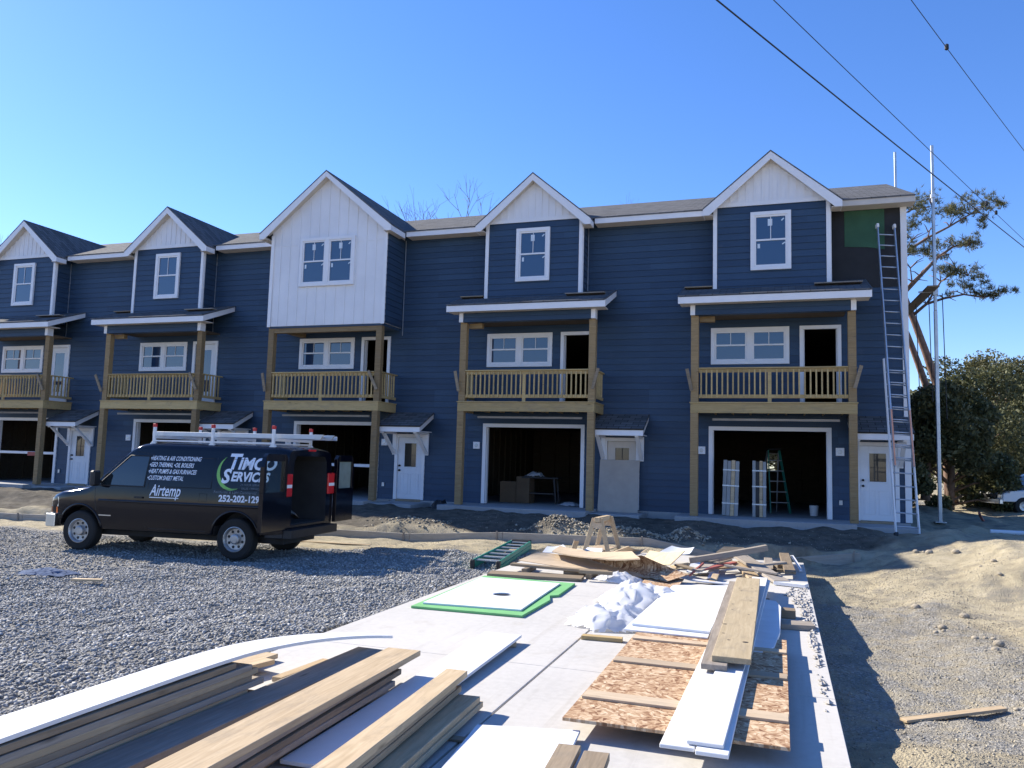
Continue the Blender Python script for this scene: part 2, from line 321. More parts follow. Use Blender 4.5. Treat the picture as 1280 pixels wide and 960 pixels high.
# zones: gravel weight / dirt weight as attributes (what lies where)
gl=np.where(X<-3.4,ss(0,.7,(-6.6+.25*_nz(X,Y,1.3,9)*2)-Y+np.where(X<-12,.35*(X+12)*.12,0)),0)
gl=gl+np.where(X>-3.4,ss(.0,.8,1.6+.9*_nz(X,Y,.8,5)-.06*(Y+10)-X)*ss(0,1,-7.1+_nz(X,Y,.9,6)-Y)*ss(0,.8,Y+15.2),0)*.52
dr=ss(-.1,.25,Y-curb_y(X)-.15+.5*_nz(X,Y,1.1,8))*(1-ss(.3,2.,X))*(Y<4)
for nm,arr in (('gravel_zone',gl),('dirt_zone',dr)):
    a=me.attributes.new(nm,'FLOAT','POINT'); a.data.foreach_set('value',arr.ravel().astype(np.float32))
t=NT('ground_mat'); v=t.coord('Object')
def attr(n): a=t.N('ShaderNodeAttribute'); a.attribute_name=n; return a.outputs['Fac']
big=t.noise(v,.5,6,.62); mid=t.noise(v,4,6,.65); fine=t.noise(v,45,4,.7)
sand=t.ramp(t.math('ADD',t.math('MULTIPLY',big,.45),t.math('MULTIPLY',mid,.55)),[(.30,(.27,.24,.175)),(.42,(.40,.345,.24)),(.52,(.51,.44,.30)),(.68,(.58,.505,.365))])
sand=t.mix(t.math('MULTIPLY',fine,.3),sand,(.12,.10,.075))
pt=t.ramp(t.noise(v,1.4,6,.7),[(.5,(0,0,0)),(.62,(1,1,1))]); pb=t.N('ShaderNodeRGBToBW'); t.L(pt,pb.inputs[0]); sand=t.mix(t.math('MULTIPLY',pb.outputs[0],.75),sand,(.22,.205,.175))
vo=t.N('ShaderNodeTexVoronoi'); vo.inputs['Scale'].default_value=48; t.L(v,vo.inputs['Vector']); sc1=t.N('ShaderNodeSeparateColor'); t.L(vo.outputs['Color'],sc1.inputs[0])
grav=t.ramp(sc1.outputs[0],[(0,(.18,.172,.155)),(.6,(.285,.272,.245)),(1,(.42,.40,.36))])
dirt=t.ramp(mid,[(.3,(.075,.068,.056)),(.7,(.19,.168,.135))])
edge=t.math('ADD',attr('gravel_zone'),t.math('MULTIPLY',t.math('SUBTRACT',mid,.5),.9)); er=t.ramp(edge,[(.35,(0,0,0)),(.6,(1,1,1))]); eb=t.N('ShaderNodeRGBToBW'); t.L(er,eb.inputs[0])
cc=t.mix(eb.outputs[0],sand,grav); cc=t.mix(attr('dirt_zone'),cc,dirt)
t.bump(t.math('ADD',t.math('MULTIPLY',mid,1.5),t.math('ADD',t.math('MULTIPLY',fine,1.3),t.math('MULTIPLY',vo.outputs['Distance'],-.6))),.75,.04); t.set(cc,.95,0,.12)
me.materials.append(MAT['ground_mat']); go=put('ground',me); go['kind']='structure'
def stones(name,pts,smin,smax,mat):
    n=len(pts); oc=np.array([(1,0,0),(-1,0,0),(0,1,0),(0,-1,0),(0,0,1),(0,0,-1)],float); fc=np.array([(0,2,4),(2,1,4),(1,3,4),(3,0,4),(2,0,5),(1,2,5),(3,1,5),(0,3,5)])
    s=smin+(smax-smin)*RNG.random(n)**2.2
    v=oc[None]*(.65+.7*RNG.random((n,6,1)))+.35*(RNG.random((n,6,3))-.5)
    a=RNG.random(n)*6.28; b=RNG.random(n)*6.28; ca,sa,cb,sb=np.cos(a),np.sin(a),np.cos(b),np.sin(b)
    x,y,z=v[...,0],v[...,1],v[...,2]; x,y=x*ca[:,None]-y*sa[:,None],x*sa[:,None]+y*ca[:,None]; y,z=y*cb[:,None]-z*sb[:,None],y*sb[:,None]+z*cb[:,None]
    v=np.stack([x,y,z*.75],-1)*s[:,None,None]; p=np.stack([pts[:,0],pts[:,1],hground(pts[:,0],pts[:,1])+s*.25],-1); v=v+p[:,None]
    f=(fc[None]+(np.arange(n)*6)[:,None,None]).reshape(-1)
    me=bpy.data.meshes.new(name); me.vertices.add(n*6); me.vertices.foreach_set('co',v.ravel()); me.loops.add(len(f)); me.loops.foreach_set('vertex_index',f)
    k=len(f)//3; me.polygons.add(k); me.polygons.foreach_set('loop_start',np.arange(k)*3); me.update(); me.validate(); me.materials.append(MAT[mat]); return put(name,me)
def scatter(n,x0,x1,y0,y1,ok):
    p=np.stack([x0+(x1-x0)*RNG.random(n),y0+(y1-y0)*RNG.random(n)],-1); return p[ok(p[:,0],p[:,1])]
pg=np.concatenate([scatter(150000,-12,-5.72,-20,-6.6,lambda x,y:y<-6.9+.5*_nz(x,y,1.3,9)*2),scatter(70000,-24,-12,-17,-6.9,lambda x,y:y<-7.3+(x+12)*.03)])
tag(stones('gravel',pg,.007,.030,'gravel_stone'),'loose grey crushed stone covering the yard left of the concrete drive','gravel',kind='stuff')
p2=np.concatenate([scatter(30000,-.85,3.2,-17,-5.5,lambda x,y:(x<1.5-.05*(y+10)+.6*_nz(x,y,.8,5))|(RNG.random(len(x))<.25)),scatter(9000,.3,8,-18,-1,lambda x,y:_nz(x,y,.9,14)+.4*_nz(x,y,2.1,15)>.0),scatter(3200,-9,.6,-6,-2.2,lambda x,y:y>curb_y(x)+.1),scatter(2500,-10,.5,-6.8,-4.6,lambda x,y:y<curb_y(x)-.1)])
tag(stones('rubble',p2,.003,.013,'sand_clod'),'small clods and pebbles strewn over the sandy ground','rubble',kind='stuff')
pm=np.concatenate([np.stack([RNG.normal(a,rx*.75,260),RNG.normal(b,ry*.75,260)],-1) for a,b,c,rx,ry in MOUNDS[:5]]+[np.stack([RNG.normal(-4.6,1.2,500),RNG.normal(-4.25,.25,500)],-1)])
tag(stones('mound_rubble',pm[pm[:,1]>curb_y(pm[:,0])-.02],.008,.05,'sand_clod'),'broken clods covering the small dirt mounds behind the form boards','rubble',kind='stuff')
# driveway: poured slabs with open joints
mb=MB(); XL,XM,XR=-5.74,-3.3,-.96
ys=[-30,-22.2,-18.5,-14.8,-11.1,-7.4,-5.5]
for a,b in zip(ys[:-1],ys[1:]):
    for x0,x1 in ((XL,XM-.009),(XM+.009,XR)): mb.box(x0,x1,a+.003,b-.003,-.32,.15)
mb.box(XL+.01,XR-.01,-29.9,-5.6,-.4,.125)
tag(mb.build('driveway',MAT['concrete'],bevel=.004),kind='structure')
# ------------------------------------------------------------------ townhouses
S=6.4; UX0,UX1=-4.76,1.64; EXPO=.175
def lap(mb,u0,u1,z0,z1,P,holes=(),zbase=.62):   # clapboard courses; P(u,z,d): d = distance out from the wall
    cuts=sorted({z0,z1}|{h[i] for h in holes for i in (2,3) if z0<h[i]<z1})
    k0=math.floor((z0-zbase)/EXPO); k1=math.ceil((z1-zbase)/EXPO)
    for k in range(k0,k1):
        ca,cb=zbase+k*EXPO,zbase+(k+1)*EXPO
        zs=[max(ca,z0)]+[c for c in cuts if max(ca,z0)<c<min(cb,z1)]+[min(cb,z1)]
        for a,b in zip(zs[:-1],zs[1:]):
            if b-a<1e-5: continue
            iv=[(u0,u1)]
            for h in holes:
                if h[2]<b-1e-6 and h[3]>a+1e-6:
                    nv=[]
                    for s,e in iv:
                        if h[1]<=s or h[0]>=e: nv.append((s,e)); continue
                        if h[0]>s: nv.append((s,h[0]))
                        if h[1]<e: nv.append((h[1],e))
                    iv=nv
            da=.020-.016*(a-ca)/EXPO; db=.020-.016*(b-ca)/EXPO
            for s,e in iv:
                vs=[P(s,a,da),P(e,a,da),P(e,b,db),P(s,b,db)]; fs=[(0,1,2,3)]
                if abs(a-ca)<1e-6: vs+=[P(s,a,.002),P(e,a,.002)]; fs.append((0,4,5,1))
                mb.add(vs,fs)
def wall_boxes(mb,x0,x1,z0,z1,ya,yb,holes):
    xs=sorted({x0,x1}|{min(max(h[i],x0),x1) for h in holes for i in (0,1)}); zs=sorted({z0,z1}|{min(max(h[i],z0),z1) for h in holes for i in (2,3)})
    for a,b in zip(xs[:-1],xs[1:]):
        run=None
        for c,d in zip(zs[:-1],zs[1:]):
            hole=any(h[0]<=a+1e-6 and h[1]>=b-1e-6 and h[2]<=c+1e-6 and h[3]>=d-1e-6 for h in holes)
            if not hole: run=[c,d] if run is None else [run[0],d]
            if (hole or d==zs[-1]) and run: mb.box(a,b,ya,yb,*run); run=None
def trim_frame(mb,x0,x1,z0,z1,w,y0,y1,sill=True,bottom=True):
    mb.box(x0,x0+w,y0,y1,z0 if not bottom else z0+w,z1-w); mb.box(x1-w,x1,y0,y1,z0 if not bottom else z0+w,z1-w)
    mb.box(x0,x1,y0,y1,z1-w,z1)
    if bottom: mb.box(x0,x1,y0,y1,z0,z0+w)
def window(root,x0,x1,z0,z1,Y,panes=1,stick=False,muntin=True):
    wd=.095; mb=MB(); trim_frame(mb,x0,x1,z0,z1,wd,Y-.045,Y+.02)
    ix0,ix1=x0+wd,x1-wd; mul=.14; n=panes; pw=((ix1-ix0)-(n-1)*mul)/n
    for k in range(n-1): mb.box(ix0+pw*(k+1)+mul*k,ix0+pw*(k+1)+mul*(k+1),Y-.042,Y+.02,z0+wd,z1-wd)
    wo=mb.build('window',MAT['white_trim'],root,bevel=.003)
    for k in range(n):
        a=ix0+k*(pw+mul); b=a+pw; c,d=z0+wd,z1-wd; s=MB(); trim_frame(s,a,b,c,d,.045,Y-.022,Y+.03)
        zm=(c+d)/2+.02; s.box(a+.045,b-.045,Y-.026,Y+.03,zm-.022,zm+.022)
        if muntin: s.box((a+b)/2-.009,(a+b)/2+.009,Y-.012,Y+.0,zm+.022,d-.045)
        s.build('sash',MAT['white_trim'],wo,bevel=.002)
        p=MB(); p.box(a+.045,b-.045,Y+.002,Y+.014,c+.045,zm-.022); p.box(a+.045,b-.045,Y+.006,Y+.018,zm+.022,d-.045); p.build('pane',MAT['window_glass'],wo)
        if stick and random.random()<.75:
            q=MB(); q.box(a+.08,a+.14,Y-.003,Y-.001,zm-.21,zm-.09); q.box((a+b)/2-.07,(a+b)/2+.04,Y+.002,Y+.004,d-.28,d-.1)
            q.bar((b-.12,Y-.002,zm-.13),(b-.05,Y-.002,zm-.08),.03,.004,(0,1,0)); q.bar((b-.14,Y+.003,d-.16),(b-.08,Y+.003,d-.1),.03,.004,(0,1,0)); q.build('sticker',MAT['sticker'],wo)
    return wo
PITCH=.39; EAVE=8.75
def zroof(y): return EAVE+PITCH*(y+.45)
def thick(mb,pts,t):   # a thick slab from a top polygon
    n=len(pts); lo=[(p[0],p[1],p[2]-t) for p in pts]
    mb.add(list(pts)+lo,[tuple(range(n)),tuple(range(n,2*n))[::-1]]+[(i,(i+1)%n,n+(i+1)%n,n+i) for i in range(n)])
def townhouse(k,label,white_gable=False,closed_door=False,end=False,stick=False,first=False):
    root=empty('townhouse',(S*k,0,0)); tag(root,label,'townhouse','navy row townhouses')
    W=lambda n,mb,m,p=root,**kw: mb.build(n,MAT[m],p,**kw)
    GX0,GX1,GZ=-3.065,-.24,2.85
    holes=[(GX0,GX1,.62,GZ),(.5,1.3,.62,2.52),(-3.025,-1.23,4.70,5.49),(-.79,.02,3.5,5.5)]
    mb=MB(); wall_boxes(mb,UX0+.001,UX1-.001,.5,8.70,.001,.14,holes)
    if end: lap(mb,UX0,UX1-.1,.62,6.52,lambda u,z,d:(u,-d,z),holes); lap(mb,UX0,-.16,6.52,8.56,lambda u,z,d:(u,-d,z))
    else: lap(mb,UX0,UX1,.62,8.56,lambda u,z,d:(u,-d,z),holes)
    W('front_wall',mb,'siding_navy')
    # shell behind the front: party walls, floors, back wall
    bh=[(-1.87,-1.45,1.73,2.44)] if end else []
    mb=MB(); wall_boxes(mb,UX0+.12,UX1-.12,.55,8.7,9.8,9.95,bh); mb.box(UX0+.002,UX0+.118,.142,9.95,.5,8.7); mb.box(UX1-.118,UX1-.002,.142,9.95,.5,8.7)
    for z in (3.15,5.75,8.55): mb.box(UX0+.12,UX1-.12,.142,9.79,z,z+.12)
    for i in range(14): mb.box(UX0+.119,UX0+.16,.6+i*.62,.64+i*.62,.66,3.14); mb.box(UX1-.16,UX1-.119,.6+i*.62,.64+i*.62,.66,3.14)   # bare studs
    for i in range(10): mb.box(UX0+.4+i*.62,UX0+.44+i*.62,9.7,9.79,.66 if not(end and 4<=i<=5) else 2.5,3.14)
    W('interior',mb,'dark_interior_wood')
    if end:
        mb=MB(); trim_frame(mb,-1.87,-1.45,1.73,2.44,.04,9.8,9.9); mb.box(-1.83,-1.49,9.82,9.88,2.07,2.10); bw=W('back_window',mb,'white_trim'); mb=MB(); mb.box(-1.83,-1.49,9.84,9.846,1.77,2.4); W('pane',mb,'clear_glass',bw)
    if first or end:
        mb=MB(); x=UX1-.0 if end else UX0-.02
        P=(lambda u,z,d:(x+d,u,z)); lap(mb,.1,9.9,.62,8.7,P)
        for zz in np.arange(8.7,10.7,EXPO): pass
        mb.prism([(0,8.7),(9.9,8.7),(5,10.75)],'x',x-.1,x+.002); W('side_wall',mb,'siding_navy')
    # floor slab and apron
    mb=MB(); mb.box(UX0,UX1,-.03,9.9,.3,.645); mb.box(-3.85,.30,-1.62,-.035,.42,.65); mb.box(.31,1.62,-1.32,-.035,.40,.60); W('slab',mb,'slab_concrete',bevel=.008)
    # garage
    mb=MB(); trim_frame(mb,-3.168,-.138,.655 if not end else .655,2.955,.105,-.05,.03,bottom=False); mb.box(GX0-.002,GX0+.02,.03,.16,.652,GZ); mb.box(GX1-.02,GX1+.002,.03,.16,.652,GZ); g=W('garage_frame',mb,'white_trim',bevel=.003)
    # front door
    mb=MB(); trim_frame(mb,.41,1.40,.66,2.61,.095,-.05,.02,bottom=False); df=W('door_frame',mb,'white_trim',bevel=.003)
    mb=MB(); wall_boxes(mb,.51,1.30,.67,2.51,.0,.045,[(.72,1.12,1.62,2.34)]); trim_frame(mb,.70,1.14,1.60,2.36,.03,-.012,-.001)
    for a,b in ((.60,.87),(.94,1.21)): trim_frame(mb,a,b,.82,1.42,.02,-.010,-.001)
    d=W('front_door',mb,'door_cream' if k==-1 else 'white_paint_door',bevel=.003)
    mb=MB(); mb.box(.721,1.119,.012,.03,1.621,2.339); W('door_pane',mb,'door_glass',d)
    mb=MB(); mb.box(.91,.93,.004,.011,1.621,2.339); mb.box(.721,1.119,.005,.011,1.97,1.985); W('grille',mb,'dark_plastic',d)
    for z in (1.52,1.66): mb=MB(); mb.lathe([(.03,-.002),(.03,-.012),(.014,-.014),(.014,-.04),(.028,-.045),(.03,-.06),(.02,-.072)],12,'y',(.58,0,z)); W('handle',mb,'dark_plastic',d,smooth=True)
    mb=MB(); mb.box(.50,1.31,-.06,.05,.602,.664); W('threshold',mb,'weathered_lumber')
    # entry canopy
    mb=MB(); x0,x1=.22,1.66
    if end: x1=1.63
    thick(mb,[(x0,-.98,2.82),(x1,-.98,2.82),(x1,-.022,3.26),(x0,-.022,3.26)],.035); c=W('entry_canopy',mb,'shingles')
    mb=MB(); mb.box(x0+.02,x1-.02,-.96,-.935,2.64,2.80); W('canopy_fascia',mb,'white_trim',c,bevel=.003)
    mb=MB(); 
    for x in (x0+.02,x1-.05): mb.prism([(-.934,2.65),(-.934,2.80),(-.022,3.215),(-.022,3.08)],'x',x,x+.03)
    mb.box(x0+.06,x1-.06,-.934,-.025,2.655,2.68); W('canopy_rake',mb,'white_trim',c)
    for x in (x0+.12,x1-.26):
        mb=MB(); mb.box(x,x+.12,-.075,-.022,1.98,2.64); mb.prism([(-.88,2.652),(-.78,2.652),(-.076,2.08),(-.076,2.0)],'x',x+.01,x+.11); mb.box(x+.01,x+.11,-.9,-.077,2.60,2.65); W('bracket',mb,'white_trim',c,bevel=.003)
    # second floor openings
    window(root,-3.12,-1.136,4.605,5.586,0,2)
    mb=MB(); trim_frame(mb,-.885,.115,3.52,5.59,.095,-.05,.02,bottom=False); mb.box(-.79,-.765,.02,.15,3.52,5.49); mb.box(-.005,.02,.02,.15,3.52,5.49); W('door_frame',mb,'white_trim',bevel=.003)
    if closed_door:
        mb=MB(); wall_boxes(mb,-.762,-.008,3.52,5.49,.02,.065,[(-.6,-.17,3.9,5.3)]); bd=W('balcony_door',mb,'white_paint_door',bevel=.003); mb=MB(); mb.box(-.599,-.171,.03,.05,3.901,5.299); W('door_pane',mb,'window_glass',bd)
    # balcony
    mb=MB(); BY=-1.17; mb.box(-3.53,.38,BY,BY+.045,3.237,3.485); mb.box(-3.53,-3.485,BY+.046,-.022,3.237,3.485); mb.box(.335,.38,BY+.046,-.022,3.237,3.485)
    for i in range(8): mb.box(-3.0+i*.44,-2.96+i*.44,BY+.046,-.022,3.26,3.48)
    bal=W('balcony',mb,'treated_wood',bevel=.004)
    mb=MB(); 
    for i in range(8): mb.box(-3.55,.40,BY-.02+i*.1475,BY+.122+i*.1475,3.488,3.515)
    W('deck_boards',mb,'treated_wood',bal)
    mb=MB(); mb.box(-3.0,.0,-.95,-.90,3.06,3.115); W('ledger_strip',mb,'grey_lumber',bal)
    PX=((-3.53,-3.34),(.19,.375)); RY=BY+.05
    mb=MB(); mb.box(PX[0][1],PX[1][0],RY-.02,RY+.12,4.36,4.395); mb.box(PX[0][1],PX[1][0],RY+.03,RY+.07,4.27,4.358); rail=W('railing',mb,'treated_wood',bal,bevel=.004)
    mb=MB(); mb.box(PX[0][1],PX[1][0],RY+.03,RY+.07,3.62,3.71); mb.box(-1.66,-1.57,RY+.025,RY+.075,3.516,4.269); W('bottom_rail',mb,'treated_wood',rail,bevel=.003)
    me0=None; n=27
    for i in range(n):
        x=PX[0][1]+.07+(PX[1][0]-PX[0][1]-.14)*i/(n-1)
        if abs(x+1.615)<.05: continue
        if me0 is None: b_=MB(); b_.box(-.018,.018,RY-.008,RY+.028,3.63,4.34); me0=b_.mesh('baluster',MAT['treated_wood'])
        o=put('baluster',me0,rail); o.location=(x,0,0)
    for sx in (-3.50,.34):   # side rails back to the wall
        mb=MB(); mb.box(sx-.04,sx+.06,BY+.19,-.03,4.36,4.395); sr=W('side_railing',mb,'treated_wood',bal,bevel=.003); mb=MB(); mb.box(sx-.01,sx+.03,BY+.19,-.03,3.62,3.70); W('bottom_rail',mb,'treated_wood',sr,bevel=.003)
        for i in range(6): b_=MB(); y=BY+.26+i*.145; b_.box(sx-.008,sx+.028,y,y+.036,3.64,4.358); W('baluster',b_,'treated_wood',sr)
    ptop=5.80 if white_gable else 5.74
    for a,b in PX: mb=MB(); mb.box(a,b,BY+.001,BY+.18,.652,3.236); mb.box(a,b,BY+.046,BY+.225,3.236,ptop); W('post',mb,'post_wood',bevel=.006)
    # knee braces nailed to the posts, sticking out beside them
    mb=MB(); sg=1
    if not end or True:
        mb.bar((PX[0][0]+.03,BY-.022,3.80),(PX[0][0]-(.09 if k>-3 else .26),BY-.03,4.36),.08,.038,(0,1,0)); W('brace',mb,'weathered_lumber')
        mb=MB(); mb.bar((PX[1][1]-.05,BY-.022,3.85),(PX[1][1]+.10 if k>-2 else PX[1][1]-.34,BY-.03,4.40),.08,.038,(0,1,0)); W('brace',mb,'weathered_lumber')
    # bay and roof over the balcony
    mb=MB()
    if not white_gable:
        x0,x1,y=-3.01,-.16,-.64
        lap(mb,x0+.1,x1-.1,6.45,8.70,lambda u,z,d:(u,y-d,z)); mb.box(x0+.004,x1-.004,y+.001,-.023,6.3,8.70)
        for xx,sg in ((x0,-1),(x1,1)): lap(mb,y+.03,-.02,6.40,8.60,(lambda xx,sg:lambda u,z,d:(xx+sg*(d-.004),u,z))(xx,sg))
        W('bay',mb,'siding_navy')
        for a in (x0-.012,x1-.1+.012): mb=MB(); mb.box(a,a+.1,y-.035,y-.0,6.47,8.72); W('corner_trim',mb,'white_trim',bevel=.003)
        for a in (x0-.016,x1+.012): mb=MB(); mb.box(a,a+.02,y,y+.06,6.5,8.58); W('corner_trim',mb,'white_trim')
        mb=MB(); mb.box(.0-.135,.0-.115,-.05,-.03,5.9,8.56); W('corner_bead',mb,'aluminium')
        window(root,-2.08,-1.085,6.955,8.49,y-.03,1,stick)
        AP,hw,ry,tip=10.05,1.695,-.9,8.63
        gb,gw=8.70,1.47
    else:
        x0,x1,y=-3.53,.46,-1.17
        mb.box(x0,x1,y+.012,-.023,5.82,8.62); mb.prism([(x0,8.60),(x1,8.60),(x1,8.70),(-1.57,10.33),(x0,8.76)],'y',y+.012,y+.1)
        xs=np.arange(-1.57-.33*5,x1,.33)
        mb.box(x0,x1,y+.0,y+.011,5.80,8.62); mb.prism([(x0,8.60),(x1,8.60),(x1,8.70),(-1.57,10.33),(x0,8.76)],'y',y-.001,y+.0105)
        for xx in xs:
            zt=10.33-abs(xx+1.57)*.80-.03
            for a,b in ((5.82,7.0),(7.0,8.5),(8.5,zt)):
                if a<6.9 or a>8.4 or not(-2.49<xx<-.58): mb.box(xx-.03,xx+.03,y-.016,y-.001,a,max(b,a+.02))
        mb.box(x0,x1,y-.012,y-.002,8.30,8.33)
        W('bay',mb,'board_batten')
        mb=MB()
        for xx,sg in ((x0,-1),(x1,1)): lap(mb,y+.03,-.02,5.82,8.56,(lambda xx,sg:lambda u,z,d:(xx+sg*(d+.001),u,z))(xx,sg))
        mb.box(x0+.05,x1-.05,y+.02,-.03,5.74,5.819); W('bay_side',mb,'siding_navy')
        for a in (x0-.02,x1-.09): mb=MB(); mb.box(a,a+.11,y-.035,y-.017,5.78,8.66); W('corner_trim',mb,'white_trim',bevel=.003)
        mb=MB(); mb.box(.50,.52,-.05,-.03,5.6,8.56); W('corner_bead',mb,'aluminium')
        window(root,-2.48,-.58,6.99,8.49,y-.035,2,stick)
        mb=MB(); mb.box(-3.33,.19,BY+.05,BY+.2,5.60,5.739); mb.box(-3.1,-2.9,BY+.2,-.03,5.62,5.739); W('beam',mb,'post_wood')
        AP,hw,ry,tip=10.52,2.27,-1.43,8.70
        gb=None
    cx=-1.575; sl=(AP-tip)/hw
    if gb:
        mb=MB(); mb.prism([(cx-gw+.03,gb),(cx+gw-.03,gb),(cx,gb+(gw-.03)*sl)],'y',y-.012,y+.05); mb.box(cx-1.42,cx+1.42,y-.04,y-.013,8.68,8.79)
        xx=cx-1.2
        while xx<cx+1.25:
            zt=AP-abs(xx-cx)*sl-.16
            if zt>8.86: mb.box(xx-.025,xx+.025,y-.028,y-.0125,8.795,zt)
            xx+=.2
        W('gable_panel',mb,'board_batten')
    yb=(AP-EAVE)/PITCH-.45; ye=(tip-EAVE)/PITCH-.45
    mb=MB()
    for sg in (-1,1):
        P=[(cx,ry,AP),(cx+sg*hw,ry,tip),(cx+sg*hw,max(ye,-.5)+.35,tip),(cx,yb+.25,AP)]
        thick(mb,P if sg>0 else P[::-1],.04)
    W('gable_roof',mb,'shingles')
    for sg in (-1,1):   # rake boards
        mb=MB(); P=[(cx,AP-.042),(cx+sg*hw,tip-.042),(cx+sg*hw,tip-.20),(cx+sg*(hw-.16),tip-.20),(cx,AP-(.235 if gb else .205))]
        mb.prism(P,'y',ry+.005,ry+.035); W('rake_board',mb,'white_trim')
        mb=MB(); mb.box(min(cx+sg*(hw-.03),cx+sg*(hw-.005)),max(cx+sg*(hw-.03),cx+sg*(hw-.005)),ry+.036,-.47,tip-.2,tip-.045); W('fascia',mb,'white_trim')
        mb=MB(); P=[(cx,AP-.26),(cx+sg*(hw-.04),tip-.20),(cx+sg*(hw-.04),tip-.215),(cx,AP-.275)]
        so=.19 if gb else .165; P=[(cx,AP-so),(cx+sg*(hw-.2),AP-so-sl*(hw-.2)),(cx+sg*(hw-.2),AP-so-.035-sl*(hw-.2)),(cx,AP-so-.035)]; mb.prism(P,'y',ry+.036,y-.03 if gb else y-.002)
        a,b=sorted((cx+sg*(hw-.031),cx+sg*(hw-.25))); mb.box(a,b,ry+.036,-.46,tip-.195,tip-.175); W('soffit',mb,'soffit')
    # main roof, fascia and soffit
    RX1=UX1+(.18 if end else 0); RX0=UX0-(.18 if first else 0)
    mb=MB(); thick(mb,[(RX0,-.47,zroof(-.47)),(RX1,-.47,zroof(-.47)),(RX1,5,zroof(5)),(RX0,5,zroof(5))],.04); thick(mb,[(RX0,5,zroof(5)),(RX1,5,zroof(5)),(RX1,10.4,zroof(5)-PITCH*5.4),(RX0,10.4,zroof(5)-PITCH*5.4)],.04); W('roof',mb,'shingles')
    for a,b in ((RX0,cx-hw-.02),(cx+hw+.02,RX1)):
        mb=MB(); mb.box(a,b,-.455,-.43,8.56,8.715); W('fascia',mb,'white_trim' if not(end and b==RX1) else 'soffit'); mb=MB(); mb.box(a,b,-.429,-.025,8.56,8.58); W('soffit',mb,'soffit')
    if end: 
        mb=MB(); mb.prism([(-.43,8.70),(5,10.82),(10.3,8.75),(10.3,8.6),(5,10.66),(-.43,8.56)],'x',RX1-.03,RX1-.005); W('rake_board',mb,'soffit')
    # roof over the balcony
    if not white_gable:
        mb=MB(); s=.365; z0=6.20
        thick(mb,[(-3.83,-1.53,z0),(.71,-1.53,z0),(.71,-.022,z0+1.508*s),(-3.83,-.022,z0+1.508*s)],.03); pr=W('porch_roof',mb,'shingles')
        mb=MB(); mb.box(-3.82,.70,-1.51,-1.48,5.99,6.16); W('fascia',mb,'white_trim',pr,bevel=.003)
        for x in (-3.82,.675): mb=MB(); mb.prism([(-1.479,6.0),(-1.479,6.18),(-.025,6.71),(-.025,6.56)],'x',x,x+.025); W('rake_board',mb,'white_trim',pr)
        mb=MB(); mb.box(-3.79,.67,-1.478,-.99,6.0,6.02); W('soffit',mb,'soffit',pr)
        mb=MB(); lap(mb,-3.42,.26,5.742,5.995,lambda u,z,d:(u,-1.2-d,z)); mb.box(-3.42,.26,-1.199,-1.0,5.742,5.995); W('porch_beam',mb,'siding_navy')
        
        for a,b in ((-3.54,-3.421),(.261,.38)): mb=MB(); mb.box(a,b,-1.225,-.99,5.742,5.995); W('beam_end',mb,'white_trim')
        mb=MB(); mb.box(-3.33,-2.95,-.95,-.80,5.60,5.74); W('joist_end',mb,'post_wood')
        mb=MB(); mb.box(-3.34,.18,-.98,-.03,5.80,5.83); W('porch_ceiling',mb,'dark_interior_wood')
        for x0_,x1_,y_ in ((-.7,.45,-1.18),(-3.75,-2.9,-1.05)):   # loose shingle strips / planks lying on the porch roof
            pass
    # wall boxes
    for x,z in ((-3.355,2.315),)+(((.055,2.35),) if end or k==-2 else ()):
        mb=MB(); mb.box(x-.1,x+.1,-.06,-.016,z-.1,z+.1); b_=W('light_block',mb,'white_trim',bevel=.006); mb=MB(); mb.lathe([(.055,-.061),(.055,-.064),(.04,-.066)],16,'y',(x,0,z)); W('junction_box',mb,'galvanised',b_)
    mb=MB(); mb.box(.02,.10,-.055,-.016,1.02,1.14); W('outlet_cover',mb,'galvanised',bevel=.004)
    if end:
        mb=MB(); mb.box(UX1-.115,UX1+.03,-.05,-.0,.66,8.56); mb.box(UX1+.003,UX1+.03,.0,.1,.66,8.56); W('corner_trim',mb,'white_trim',bevel=.003)
        mb=MB(); mb.box(-.155,1.52,-.012,-.002,6.53,8.56); W('housewrap',mb,'housewrap_black')
        mb=MB(); mb.prism([(.22,7.62),(.75,7.58),(1.16,7.50),(1.16,8.55),(.22,8.55)],'y',-.024,-.013); W('sheathing',mb,'sheathing_green')
    return root
LB=['leftmost navy townhouse, cut by the left edge, with a small square-topped gable window','navy townhouse standing straight behind the cab of the dark van, with a closed balcony door',
 'townhouse with the big white board-and-batten gable front','navy townhouse with a grey sheet leaning over its front door','end townhouse with bare green sheathing under the eave and the tall ladder against it']
LB[0]='leftmost navy townhouse of the row, cut off by the left edge of the picture'
for i,k in enumerate((-4,-3,-2,-1,0)):
    townhouse(k,LB[i],white_gable=k==-2,closed_door=k<=-3,end=k==0,stick=k>=-2,first=k==-4)
# ------------------------------------------------------------------ lettering
def lettering(name,txt,size,mat,parent,place,shear=0,bold=0,sx=1.,align='LEFT'):
    cu=bpy.data.curves.new(name,'FONT'); cu.body=txt; cu.size=size; cu.shear=shear; cu.offset=bold; cu.extrude=0; cu.align_x=align; cu.resolution_u=3
    o=bpy.data.objects.new(name,cu); col.objects.link(o); dg=bpy.context.evaluated_depsgraph_get(); dg.update(); me=bpy.data.meshes.new_from_object(o.evaluated_get(dg)); bpy.data.objects.remove(o); bpy.data.curves.remove(cu)
    for v in me.vertices: v.co=place(v.co.x*sx,v.co.y)
    me.materials.clear(); me.materials.append(MAT[mat]); me.name=name; return put(name,me,parent)
